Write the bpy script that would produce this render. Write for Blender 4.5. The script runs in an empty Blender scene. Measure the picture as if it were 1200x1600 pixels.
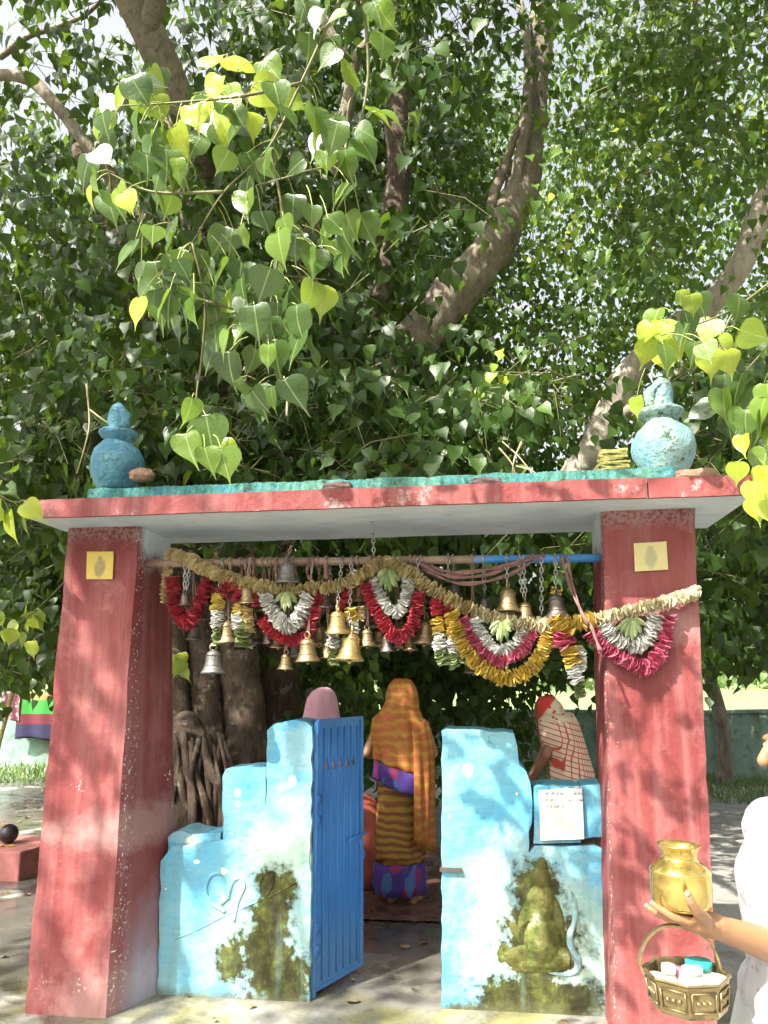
import bpy, bmesh, math, random
import numpy as np
from mathutils import Vector, Matrix, noise as mnoise

random.seed(7); RNG = np.random.default_rng(11)
SC = bpy.context.scene
COL = SC.collection

# ------------------------------------------------------------------ camera
F = 1200.0                                  # focal length in pixels of the 1200 x 1600 photograph
YAW, PIT, ROLL = math.radians(7.5), math.radians(12.2), math.radians(0.27)
CAM = np.array([0.52, -3.97, 1.5])
fw = np.array([-math.sin(YAW)*math.cos(PIT), math.cos(YAW)*math.cos(PIT), math.sin(PIT)])
rt0 = np.array([math.cos(YAW), math.sin(YAW), 0.0]); up0 = np.cross(rt0, fw)
rt = rt0*math.cos(ROLL) - up0*math.sin(ROLL); up = up0*math.cos(ROLL) + rt0*math.sin(ROLL)
cd = bpy.data.cameras.new('camera'); cam = bpy.data.objects.new('camera', cd); COL.objects.link(cam)
cd.sensor_fit = 'VERTICAL'; cd.sensor_height = 32.0; cd.lens = F/1600*32.0
cd.clip_start = 0.05; cd.clip_end = 2000
M = Matrix.Identity(4)
for i in range(3):
    M[i][0], M[i][1], M[i][2], M[i][3] = rt[i], up[i], -fw[i], CAM[i]
cam.matrix_world = M
SC.camera = cam

def at(u, v, Y):
    d = fw*F + rt*(u-600) - up*(v-800)
    return CAM + d*((Y-CAM[1])/d[1])
def ag(u, v, z=0.0):
    d = fw*F + rt*(u-600) - up*(v-800)
    return CAM + d*((z-CAM[2])/d[2])

# ------------------------------------------------------------------ sky, sun, exposure
SUN = np.array([-0.50, -0.64, 0.90]); SUN /= np.linalg.norm(SUN)
W = bpy.data.worlds.new('World'); SC.world = W; W.use_nodes = True
wn = W.node_tree; wn.nodes.clear()
sky = wn.nodes.new('ShaderNodeTexSky'); sky.sky_type = 'NISHITA'; sky.sun_disc = False
sky.sun_elevation = math.asin(SUN[2]); sky.sun_rotation = math.atan2(SUN[0], SUN[1]) % (2*math.pi)
sky.air_density = 1.2; sky.dust_density = 8.0; sky.ozone_density = 0.4
bg = wn.nodes.new('ShaderNodeBackground'); bg.inputs[1].default_value = 0.15
wo = wn.nodes.new('ShaderNodeOutputWorld')
hs = wn.nodes.new('ShaderNodeHueSaturation'); hs.inputs['Saturation'].default_value = 0.30     # milky monsoon sky
wn.links.new(sky.outputs[0], hs.inputs['Color']); wn.links.new(hs.outputs[0], bg.inputs[0]); wn.links.new(bg.outputs[0], wo.inputs[0])
sl = bpy.data.lights.new('sun', 'SUN'); sl.energy = 5.0; sl.angle = math.radians(0.55); sl.color = (1.0, 0.95, 0.86)
so = bpy.data.objects.new('sun', sl); COL.objects.link(so)
so.rotation_euler = Vector(SUN).to_track_quat('Z', 'Y').to_euler(); so.location = (-6, -8, 14)
SC.view_settings.view_transform = 'Standard'; SC.view_settings.look = 'None'
SC.view_settings.exposure = 1.45; SC.view_settings.gamma = 1.0
SC.view_settings.use_curve_mapping = False
SC.cycles.use_denoising = True
SC.cycles.max_bounces = 5; SC.cycles.diffuse_bounces = 2; SC.cycles.adaptive_threshold = 0.03; SC.cycles.glossy_bounces = 2; SC.cycles.transmission_bounces = 3; SC.cycles.transparent_max_bounces = 4
SC.cycles.sample_clamp_indirect = 8.0

# ------------------------------------------------------------------ node helpers
class NT:
    def __init__(s, name):
        s.m = bpy.data.materials.new(name); s.m.use_nodes = True
        s.t = s.m.node_tree; s.t.nodes.clear()
        s.out = s.t.nodes.new('ShaderNodeOutputMaterial')
    def n(s, typ, **kw):
        nd = s.t.nodes.new(typ)
        for k, v in kw.items(): setattr(nd, k, v)
        return nd
    def put(s, sock, val):
        if isinstance(val, bpy.types.NodeSocket): s.t.links.new(val, sock)
        elif isinstance(val, (tuple, list)) and len(val) == 3 and sock.type == 'RGBA': sock.default_value = (*val, 1)
        else: sock.default_value = val
    def pos(s): return s.n('ShaderNodeNewGeometry').outputs['Position']
    def obj(s): return s.n('ShaderNodeTexCoord').outputs['Object']
    def uv(s): return s.n('ShaderNodeTexCoord').outputs['UV']
    def attr(s, nm): return s.n('ShaderNodeAttribute', attribute_name=nm).outputs['Fac']
    def noise(s, co, scale, detail=4, rough=0.55, dist=0.0):
        nd = s.n('ShaderNodeTexNoise'); s.put(nd.inputs['Vector'], co)
        nd.inputs['Scale'].default_value = scale; nd.inputs['Detail'].default_value = detail
        nd.inputs['Roughness'].default_value = rough; nd.inputs['Distortion'].default_value = dist
        return nd.outputs['Fac']
    def voro(s, co, scale, feature='F1', out='Distance'):
        nd = s.n('ShaderNodeTexVoronoi', feature=feature); s.put(nd.inputs['Vector'], co)
        nd.inputs['Scale'].default_value = scale
        return nd.outputs[out]
    def math(s, op, a, b=0.0, clamp=False):
        nd = s.n('ShaderNodeMath', operation=op, use_clamp=clamp); s.put(nd.inputs[0], a); s.put(nd.inputs[1], b)
        return nd.outputs[0]
    def vmath(s, op, a, b=(0, 0, 0)):
        nd = s.n('ShaderNodeVectorMath', operation=op); s.put(nd.inputs[0], a); s.put(nd.inputs[1], b)
        return nd.outputs['Value'] if op in ('LENGTH', 'DISTANCE', 'DOT_PRODUCT') else nd.outputs[0]
    def sep(s, v):
        nd = s.n('ShaderNodeSeparateXYZ'); s.put(nd.inputs[0], v); return nd.outputs
    def step(s, x, a, b):                   # smooth 0..1 from a to b
        nd = s.n('ShaderNodeMapRange'); s.put(nd.inputs[0], x)
        nd.inputs[1].default_value = a; nd.inputs[2].default_value = b
        return nd.outputs[0]
    def ramp(s, x, stops, interp='LINEAR'):
        nd = s.n('ShaderNodeValToRGB'); s.put(nd.inputs[0], x); cr = nd.color_ramp; cr.interpolation = interp
        while len(cr.elements) < len(stops): cr.elements.new(0.5)
        for e, (p, c) in zip(cr.elements, stops): e.position = p; e.color = (*c, 1)
        return nd.outputs[0]
    def mix(s, f, a, b, blend='MIX'):
        nd = s.n('ShaderNodeMix', data_type='RGBA', blend_type=blend)
        s.put(nd.inputs[0], f); s.put(nd.inputs[6], a); s.put(nd.inputs[7], b)
        return nd.outputs[2]
    def bump(s, h, strength=0.3, dist=0.02, normal=None):
        nd = s.n('ShaderNodeBump'); s.put(nd.inputs['Height'], h)
        nd.inputs['Strength'].default_value = strength; nd.inputs['Distance'].default_value = dist
        if normal is not None: s.put(nd.inputs['Normal'], normal)
        return nd.outputs[0]
    def bsdf(s, col, rough=0.7, metal=0.0, normal=None, spec=0.5, sub=None):
        nd = s.n('ShaderNodeBsdfPrincipled'); s.put(nd.inputs['Base Color'], col)
        s.put(nd.inputs['Roughness'], rough); s.put(nd.inputs['Metallic'], metal)
        nd.inputs['Specular IOR Level'].default_value = spec
        if normal is not None: s.put(nd.inputs['Normal'], normal)
        return nd.outputs[0]
    def done(s, sh):
        s.t.links.new(sh, s.out.inputs[0]); return s.m
    def spots(s, co, lst, warp=0.35, wscale=7.0, soft=(1.15, 0.75)):
        """mask of stain shapes on a wall: list of (x, z, rx, rz); edges broken by noise"""
        nz = s.noise(co, wscale, 5, 0.65); nz2 = s.noise(co, wscale*4, 3, 0.6)
        add = s.math('ADD', s.math('MULTIPLY', s.math('SUBTRACT', nz, 0.5), warp*4), s.math('MULTIPLY', s.math('SUBTRACT', nz2, 0.5), warp*1.6))
        x, y, z = s.sep(co); m = None
        for (cx, cz, rx, rz) in lst:
            dx = s.math('DIVIDE', s.math('SUBTRACT', x, cx), rx); dz = s.math('DIVIDE', s.math('SUBTRACT', z, cz), rz)
            d = s.math('SQRT', s.math('ADD', s.math('MULTIPLY', dx, dx), s.math('MULTIPLY', dz, dz)))
            k = s.step(s.math('ADD', d, add), soft[0], soft[1])
            m = k if m is None else s.math('MAXIMUM', m, k)
        return m

def simple(name, col, rough=0.6, metal=0.0, var=0.25, scale=20, bumpk=0.2, dist=0.004, spec=0.5):
    t = NT(name); co = t.obj(); nz = t.noise(co, scale, 5)
    dark = tuple(c*(1-var) for c in col); lite = tuple(min(1, c*(1+var)) for c in col)
    c = t.ramp(nz, [(0.3, dark), (0.7, lite)])
    return t.done(t.bsdf(c, rough, metal, t.bump(t.noise(co, scale*3, 4), bumpk, dist), spec))

# ------------------------------------------------------------------ mesh helpers
def mesh_obj(name, verts, faces, mat, parent=None, origin=None, smooth=False, mats=None):
    v = np.asarray(verts, float)
    o = np.zeros(3) if origin is None else np.asarray(origin, float)
    me = bpy.data.meshes.new(name); me.from_pydata([tuple(p) for p in (v-o)], [], [tuple(f) for f in faces]); me.update()
    if mat is not None: me.materials.append(mat)
    if smooth: me.polygons.foreach_set('use_smooth', [True]*len(me.polygons))
    ob = bpy.data.objects.new(name, me); COL.objects.link(ob); ob.location = o
    if parent is not None: set_parent(ob, parent)
    return ob
def set_parent(ob, parent):                 # keeps world place
    ob.parent = parent
    W_ = Matrix.Identity(4); q = parent; chain = []
    while q is not None: chain.append(q); q = q.parent
    for q in reversed(chain): W_ = W_ @ q.matrix_parent_inverse @ Matrix.LocRotScale(q.location, q.rotation_euler, q.scale) if q.parent else Matrix.LocRotScale(q.location, q.rotation_euler, q.scale)
    ob.matrix_parent_inverse = W_.inverted()
def bm_obj(name, bm, mat, parent=None, smooth=False):
    me = bpy.data.meshes.new(name); bm.to_mesh(me); bm.free()
    if mat is not None: me.materials.append(mat)
    if smooth: me.polygons.foreach_set('use_smooth', [True]*len(me.polygons))
    ob = bpy.data.objects.new(name, me); COL.objects.link(ob)
    if parent is not None: set_parent(ob, parent)
    return ob
def tag(o, label, cat, group=None, kind=None):
    if label: o['label'] = label
    if cat: o['category'] = cat
    if group: o['group'] = group
    if kind: o['kind'] = kind
    return o
def thing(name, loc, label, cat, group=None):
    o = bpy.data.objects.new(name, None); COL.objects.link(o); o.location = tuple(loc); o.empty_display_size = 0.1
    return tag(o, label, cat, group)
def stuff(o): o['kind'] = 'stuff'; return o
def structure(o): o['kind'] = 'structure'; return o

def catmull(P, n):
    P = np.asarray(P, float); k = len(P)
    if k == 2: return np.array([P[0]+(P[1]-P[0])*t for t in np.linspace(0, 1, n)])
    Q = np.vstack([2*P[0]-P[1], P, 2*P[-1]-P[-2]]); out = []
    for t in np.linspace(0, k-1-1e-9, n):
        i = int(t); f = t-i; a, b, c, d = Q[i], Q[i+1], Q[i+2], Q[i+3]
        out.append(0.5*((2*b)+(-a+c)*f+(2*a-5*b+4*c-d)*f*f+(-a+3*b-3*c+d)*f**3))
    return np.array(out)
def frames(P):
    T = np.gradient(P, axis=0); T /= np.linalg.norm(T, axis=1)[:, None]+1e-12
    a = np.array([0, 0, 1.0]) if abs(T[0][2]) < 0.9 else np.array([1.0, 0, 0])
    N = np.cross(T[0], a); N /= np.linalg.norm(N); Ns = [N]
    for i in range(1, len(P)):
        N = Ns[-1]-T[i]*(Ns[-1]@T[i]); N /= np.linalg.norm(N)+1e-12; Ns.append(N)
    Ns = np.array(Ns); return T, Ns, np.cross(T, Ns)
class MB:
    """collects shapes for one mesh"""
    def __init__(s): s.v = []; s.f = []
    def add(s, V, Fc):
        k = len(s.v); s.v += [tuple(p) for p in V]; s.f += [tuple(i+k for i in f) for f in Fc]
    def tube(s, P, R, seg=8, caps=True, n=None, lump=0.0, lscale=4.0):
        P = np.asarray(P, float); R = np.asarray(R, float)*np.ones(len(P))
        if n:
            t0 = np.linspace(0, 1, len(P)); P2 = catmull(P, n); R = np.interp(np.linspace(0, 1, n), t0, R); P = P2
        T, N, B = frames(P); V = []; Fc = []
        for i in range(len(P)):
            for j in range(seg):
                a = 2*math.pi*j/seg; d = N[i]*math.cos(a)+B[i]*math.sin(a); r = R[i]
                p = P[i]+d*r
                if lump: p = p+d*r*lump*(mnoise.noise(Vector(p*lscale))+0.5*mnoise.noise(Vector(p*lscale*2.7)))*1.4
                V.append(p)
        for i in range(len(P)-1):
            for j in range(seg):
                Fc.append((i*seg+j, i*seg+(j+1) % seg, (i+1)*seg+(j+1) % seg, (i+1)*seg+j))
        if caps: Fc.append(tuple(range(seg))[::-1]); Fc.append(tuple((len(P)-1)*seg+j for j in range(seg)))
        s.add(V, Fc); return s
    def box(s, c, h, R=None):
        c = np.asarray(c, float); h = np.asarray(h, float); V = []
        for x in (-1, 1):
            for y in (-1, 1):
                for z in (-1, 1):
                    p = np.array([x, y, z])*h
                    if R is not None: p = R@p
                    V.append(c+p)
        s.add(V, [(0, 1, 3, 2), (4, 6, 7, 5), (0, 4, 5, 1), (2, 3, 7, 6), (0, 2, 6, 4), (1, 5, 7, 3)]); return s
    def lathe(s, prof, c=(0, 0, 0), seg=24, lump=0.0, ls=6.0, caps=True):
        V = []; Fc = []; n = len(prof); c = np.asarray(c, float)
        for r, z in prof:
            for j in range(seg):
                a = 2*math.pi*j/seg; p = c+np.array([r*math.cos(a), r*math.sin(a), z])
                if lump: p = p+np.array([math.cos(a), math.sin(a), 0.3])*lump*mnoise.noise(Vector(p*ls))
                V.append(p)
        for i in range(n-1):
            for j in range(seg):
                Fc.append((i*seg+j, i*seg+(j+1) % seg, (i+1)*seg+(j+1) % seg, (i+1)*seg+j))
        if caps:
            Fc.append(tuple(range(seg))[::-1]); Fc.append(tuple((n-1)*seg+j for j in range(seg)))
        s.add(V, Fc); return s
    def ball(s, c, r, seg=14, rings=9, R=None):
        c = np.asarray(c, float); r = np.asarray(r, float)*np.ones(3); V = []; Fc = []
        for i in range(rings+1):
            ph = math.pi*i/rings
            for j in range(seg):
                a = 2*math.pi*j/seg; p = np.array([math.sin(ph)*math.cos(a), math.sin(ph)*math.sin(a), math.cos(ph)])*r
                if R is not None: p = R@p
                V.append(c+p)
        for i in range(rings):
            for j in range(seg):
                Fc.append((i*seg+j, (i+1)*seg+j, (i+1)*seg+(j+1) % seg, i*seg+(j+1) % seg))
        s.add(V, Fc); return s
    def caps_(s, p0, p1, r0, r1, seg=12):   # tapered capsule
        p0 = np.asarray(p0, float); p1 = np.asarray(p1, float); d = p1-p0; L = np.linalg.norm(d)+1e-9; d = d/L
        P = [p0-d*r0*0.999, p0-d*r0*0.8, p0-d*r0*0.4]; R = [r0*0.05, r0*0.6, r0*0.917]
        P += [p0+(p1-p0)*t for t in (0, .33, .66, 1)]; R += [r0+(r1-r0)*t for t in (0, .33, .66, 1)]
        P += [p1+d*r1*0.4, p1+d*r1*0.8, p1+d*r1*0.999]; R += [r1*0.917, r1*0.6, r1*0.05]
        return s.tube(P, R, seg)
    def build(s, name, mat, parent=None, origin=None, smooth=True):
        return mesh_obj(name, s.v, s.f, mat, parent, origin, smooth)
def rotz(a): c, s_ = math.cos(a), math.sin(a); return np.array([[c, -s_, 0], [s_, c, 0], [0, 0, 1]])
def roty(a): c, s_ = math.cos(a), math.sin(a); return np.array([[c, 0, s_], [0, 1, 0], [-s_, 0, c]])
def rotx(a): c, s_ = math.cos(a), math.sin(a); return np.array([[1, 0, 0], [0, c, -s_], [0, s_, c]])
def mod_bevel(o, w, seg=2): m = o.modifiers.new('bevel', 'BEVEL'); m.width = w; m.segments = seg; m.limit_method = 'ANGLE'; m.angle_limit = math.radians(40); return o
def mod_remesh(o, vox, it=6):
    m = o.modifiers.new('remesh', 'REMESH'); m.mode = 'VOXEL'; m.voxel_size = vox; m.use_smooth_shade = True
    s = o.modifiers.new('smooth', 'SMOOTH'); s.iterations = it; s.factor = 0.5; return o
def mod_solid(o, t): m = o.modifiers.new('solidify', 'SOLIDIFY'); m.thickness = t; m.offset = 0; return o

def rough_outline(pts, step=0.05, jit=0.004, seed=1):
    r = random.Random(seed); out = []
    for i in range(len(pts)):
        a = np.array(pts[i]); b = np.array(pts[(i+1) % len(pts)]); L = np.linalg.norm(b-a); k = max(1, int(L/step))
        for j in range(k):
            p = a+(b-a)*j/k
            if j: p = p+np.array([r.uniform(-jit, jit), r.uniform(-jit, jit)])
            out.append(p)
    return out
def slab_from_outline(name, pts, y0, y1, mat, parent, bevel=0.012, jit=0.004, step=0.05, seed=1, ndiv=True):
    """pts (x,z) outline extruded from y0 (front) to y1, with worn uneven edges"""
    P = rough_outline(pts, step, jit, seed); bm = bmesh.new()
    # make winding such that the front normal is -y
    area = sum(P[i][0]*P[(i+1) % len(P)][1]-P[(i+1) % len(P)][0]*P[i][1] for i in range(len(P)))
    if area < 0: P = P[::-1]
    fv = [bm.verts.new((p[0], y0, p[1])) for p in P]; bv = [bm.verts.new((p[0], y1, p[1])) for p in P]
    bm.faces.new(fv); bm.faces.new(bv[::-1])
    for i in range(len(P)):
        j = (i+1) % len(P); bm.faces.new((fv[j], fv[i], bv[i], bv[j]))
    if bevel:
        ed = [e for e in bm.edges if len(e.link_faces) == 2 and e.calc_face_angle(0) > 0.6 and abs((e.verts[0].co-e.verts[1].co).y) < 1e-5]
        bmesh.ops.bevel(bm, geom=ed, offset=bevel, segments=2, affect='EDGES', profile=0.6, clamp_overlap=True)
    bmesh.ops.recalc_face_normals(bm, faces=bm.faces)
    return bm_obj(name, bm, mat, parent, smooth=False)

# ------------------------------------------------------------------ materials of the place
def P2(u, v, Y=0.0): p = at(u, v, Y); return (p[0], p[2])
def spot(u, v, ru, rv, Y=0.0):
    k = (Y-CAM[1])/math.cos(YAW)/F*1.02; x, z = P2(u, v, Y); return (x, z, ru*k, rv*k)

def m_blue_plaster():
    t = NT('blue_lime_plaster'); co = t.pos()
    n1 = t.noise(co, 2.2, 5, 0.6, 0.3); n2 = t.noise(co, 7.0, 5, 0.6); n3 = t.noise(co, 40.0, 4, 0.6)
    c = t.ramp(n1, [(0.32, (0.065, 0.28, 0.48)), (0.46, (0.11, 0.37, 0.53)), (0.60, (0.15, 0.41, 0.53)), (0.74, (0.25, 0.50, 0.55))])
    c = t.mix(t.math('MULTIPLY', t.step(n2, 0.52, 0.72), 0.4), c, (0.27, 0.48, 0.54))
    x, y, z = t.sep(co)
    low = t.math('MULTIPLY', t.step(t.math('ADD', z, t.math('MULTIPLY', n2, 0.5)), 0.95, 0.30), t.step(n1, 0.40, 0.62))
    c = t.mix(t.math('MULTIPLY', low, 0.5), c, (0.30, 0.45, 0.42))            # lime bloom near the floor
    pale = t.spots(co, [spot(650, 700, 0.01, 0.01), spot(288, 1305, 26, 20), spot(455, 1310, 60, 70), spot(920, 1500, 40, 60), spot(770, 1420, 26, 40), spot(470, 1170, 30, 36)], 0.35, 5)
    c = t.mix(t.math('MULTIPLY', pale, 0.45), c, (0.36, 0.50, 0.45))
    chips = t.step(t.noise(co, 13, 2, 0.5), 0.72, 0.745)
    c = t.mix(chips, c, (0.72, 0.70, 0.58))
    chips2 = t.spots(co, [spot(368, 1240, 5, 6), spot(368, 1258, 4, 4), spot(457, 1220, 6, 9), spot(731, 1203, 7, 10), spot(308, 1346, 5, 3), spot(296, 1316, 10, 6), spot(395, 1322, 8, 5), spot(702, 1275, 2, 3)], 0.2, 14)
    c = t.mix(chips2, c, (0.80, 0.76, 0.60))
    algae = t.spots(co, [spot(432, 1385, 34, 34), spot(425, 1440, 36, 50), spot(412, 1490, 52, 46), spot(440, 1530, 50, 40),
                         spot(838, 1400, 34, 58), spot(845, 1470, 60, 70), spot(835, 1560, 95, 34), spot(770, 1590, 70, 18), spot(365, 1500, 24, 30)], 0.42, 8)
    ac = t.ramp(t.math('ADD', t.math('MULTIPLY', t.noise(co, 16, 6, 0.75), .6), t.math('MULTIPLY', t.noise(t.vmath('MULTIPLY', co, (12, 12, 2.5)), 1.0, 5, 0.7), .4)), [(0.36, (0.020, 0.018, 0.010)), (0.48, (0.045, 0.046, 0.014)), (0.58, (0.090, 0.105, 0.020)), (0.74, (0.26, 0.24, 0.11))])
    c = t.mix(algae, c, ac)
    halo = t.spots(co, [spot(440, 1330, 60, 40), spot(420, 1470, 85, 85), spot(840, 1450, 95, 110), spot(770, 1370, 40, 40)], 0.45, 6, (1.3, 0.6))
    c = t.mix(t.math('MULTIPLY', t.math('MULTIPLY', halo, t.math('SUBTRACT', 1.0, algae)), 0.45), c, (0.50, 0.55, 0.30))
    streak = t.noise(t.vmath('MULTIPLY', co, (9, 9, 0.9)), 1.0, 4, 0.6)
    c = t.mix(t.math('MULTIPLY', t.step(streak, 0.53, 0.70), 0.5), c, (0.15, 0.26, 0.22))
    brush = t.noise(t.vmath('MULTIPLY', co, (3, 3, 38)), 1.0, 5, 0.7)
    c = t.mix(t.math('MULTIPLY', t.math('MULTIPLY', t.step(brush, 0.50, 0.68), 0.22), t.math('SUBTRACT', 1.0, algae, True)), c, (0.33, 0.54, 0.58))
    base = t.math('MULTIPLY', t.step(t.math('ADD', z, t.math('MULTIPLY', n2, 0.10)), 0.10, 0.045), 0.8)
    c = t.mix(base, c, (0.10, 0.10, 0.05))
    h = t.math('ADD', t.math('MULTIPLY', n2, 1.0), t.math('ADD', t.math('MULTIPLY', n3, 0.25), t.math('MULTIPLY', chips, -0.3)))
    wob = t.n('ShaderNodeTexNoise'); t.put(wob.inputs['Vector'], co); wob.inputs['Scale'].default_value = 6.0; wob.inputs['Detail'].default_value = 5
    cr = t.voro(t.vmath('ADD', co, t.vmath('MULTIPLY', wob.outputs['Color'], (0.35, 0.35, 0.35))), 2.6, 'DISTANCE_TO_EDGE'); crk = t.math('MULTIPLY', t.step(cr, 0.006, 0.0), t.step(n1, 0.58, 0.62))
    c = t.mix(t.math('MULTIPLY', crk, 0.7), c, (0.10, 0.16, 0.16))
    return t.done(t.bsdf(c, 0.82, 0, t.bump(t.math('ADD', h, t.math('MULTIPLY', t.noise(co, 3.5, 3), 1.2)), 0.7, 0.025), 0.3))
M_BLUE = m_blue_plaster()

def m_red_plaster(name='red_oxide_plaster', fas=False):
    t = NT(name); co = t.pos()
    n1 = t.noise(co, 1.9, 5, 0.6, 0.4); n2 = t.noise(co, 9, 5, 0.65); n3 = t.noise(co, 55, 3)
    st = t.noise(t.vmath('MULTIPLY', co, (14, 14, 1.1)), 1.0, 4, 0.6)
    c = t.ramp(n1, [(0.30, (0.155, 0.028, 0.028)), (0.52, (0.220, 0.050, 0.048)), (0.72, (0.28, 0.090, 0.086))])
    c = t.mix(t.math('MULTIPLY', t.step(st, 0.45, 0.70), 0.5), c, (0.35, 0.16, 0.155))
    c = t.mix(t.math('MULTIPLY', t.step(n2, 0.54, 0.74), 0.4), c, (0.46, 0.22, 0.20))
    pale = t.spots(co, [spot(190, 1300, 90, 32, -.3), spot(1040, 975, 50, 30, -.3), spot(175, 1575, 110, 50, -.3), spot(80, 1300, 18, 14, -.3)], 0.35, 6, (1.3, 0.5))
    c = t.mix(t.math('MULTIPLY', pale, 0.32), c, (0.60, 0.42, 0.38))
    x, y, z = t.sep(co)
    smear = t.math('MULTIPLY', t.step(t.math('ADD', z, t.math('MULTIPLY', n1, 0.9)), 1.0, 0.55), t.math('MULTIPLY', t.step(y, -0.26, -0.12), t.step(x, 0.0, -0.1)))
    c = t.mix(t.math('MULTIPLY', smear, 0.6), c, (0.45, 0.50, 0.62))     # blue wash brushed over the inner face
    top = t.math('MULTIPLY', t.step(t.math('ADD', z, t.math('MULTIPLY', n2, 0.10)), 2.225, 2.275), t.step(n3, 0.42, 0.55))
    inner = t.math('MULTIPLY', t.step(t.math('ADD', z, t.math('MULTIPLY', n2, 0.25)), 2.18, 2.30), t.step(y, -0.28, -0.2))
    c = t.mix(t.math('MULTIPLY', t.step(t.noise(co, 5, 5, .7), .6, .66), .5) if fas else t.math('MAXIMUM', t.math('MULTIPLY', top, 0.18), inner), c, (0.52, 0.45, 0.45) if fas else (0.60, 0.68, 0.72))
    ex = t.math('MULTIPLY', t.step(y, -0.285, -0.27), t.step(y, -0.17, -0.26))
    fl = t.math('MULTIPLY', t.step(t.noise(co, 60, 3, 0.5), 0.61, 0.64), t.math('ADD', t.math('MULTIPLY', ex, 0.9), t.step(t.noise(co, 3.1, 2), 0.70, 0.76)), )
    c = t.mix(t.math('MULTIPLY', t.step(t.noise(co, 4.5, 6, .75), .55, .68), .35), c, (0.13, 0.05, 0.045))   # grime
    c = t.mix(fl, c, (0.80, 0.74, 0.70))                                     # flaked paint
    h = t.math('ADD', n2, t.math('ADD', t.math('MULTIPLY', n3, 0.3), t.math('MULTIPLY', fl, -0.4)))
    return t.done(t.bsdf(c, 0.62, 0, t.bump(t.math('ADD', h, t.math('ADD', t.math('MULTIPLY', t.noise(co, 4, 3), 1.5), t.math('MULTIPLY', st, .5))), 0.45, 0.014), 0.3))
M_RED = m_red_plaster(); M_FASCIA = m_red_plaster('red_fascia_paint', True)

def m_slab():
    t = NT('whitewashed_concrete'); co = t.pos(); n1 = t.noise(co, 2.5, 5, 0.6); n2 = t.noise(t.vmath('MULTIPLY', co, (2, 9, 9)), 1.5, 5)
    c = t.ramp(n1, [(0.3, (0.42, 0.50, 0.55)), (0.6, (0.60, 0.66, 0.69)), (0.8, (0.50, 0.62, 0.70))])
    c = t.mix(t.math('MULTIPLY', t.step(n2, 0.55, 0.75), 0.5), c, (0.34, 0.45, 0.55))
    c = t.mix(t.step(t.noise(co, 24, 3), 0.70, 0.74), c, (0.25, 0.22, 0.20))
    return t.done(t.bsdf(c, 0.8, 0, t.bump(t.noise(co, 30, 4), 0.25, 0.006), 0.3))
M_SLAB = m_slab()
def m_ledge():
    t = NT('turquoise_mossy_mortar'); co = t.pos(); n1 = t.noise(co, 4, 5, 0.6); n2 = t.noise(co, 30, 4, 0.7)
    c = t.ramp(n1, [(0.3, (0.05, 0.19, 0.25)), (0.5, (0.07, 0.23, 0.21)), (0.7, (0.12, 0.27, 0.19))])
    c = t.mix(t.step(n2, 0.52, 0.68), c, (0.17, 0.36, 0.32))
    c = t.mix(t.math('MULTIPLY', t.step(t.noise(co, 11, 6, 0.8), 0.53, 0.63), 0.8), c, (0.03, 0.05, 0.025))
    return t.done(t.bsdf(c, 0.9, 0, t.bump(t.noise(co, 32, 6, 0.8), 0.9, 0.03), 0.2))
M_LEDGE = m_ledge()
def m_pot(name, blue, lite, moss):
    t = NT(name); co = t.pos(); n1 = t.noise(co, 6, 5, 0.6, 0.5); n2 = t.noise(co, 38, 5, 0.7)
    c = t.mix(t.step(n1, 0.35, 0.65), blue, lite)
    c = t.mix(t.math('MULTIPLY', t.math('MULTIPLY', t.step(n2, 0.50, 0.60), t.step(n1, 0.42, 0.55)), moss), c, (0.05, 0.10, 0.05))
    return t.done(t.bsdf(c, 0.6, 0, t.bump(t.math('ADD', n2, t.math('MULTIPLY', n1, 2)), 1.0, 0.03), 0.4))
M_POT_L = m_pot('sky_blue_painted_clay', (0.07, 0.24, 0.36), (0.17, 0.38, 0.47), 0.6)
M_POT_R = m_pot('weathered_green_blue_clay', (0.17, 0.38, 0.46), (0.40, 0.52, 0.42), 0.95)
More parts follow.
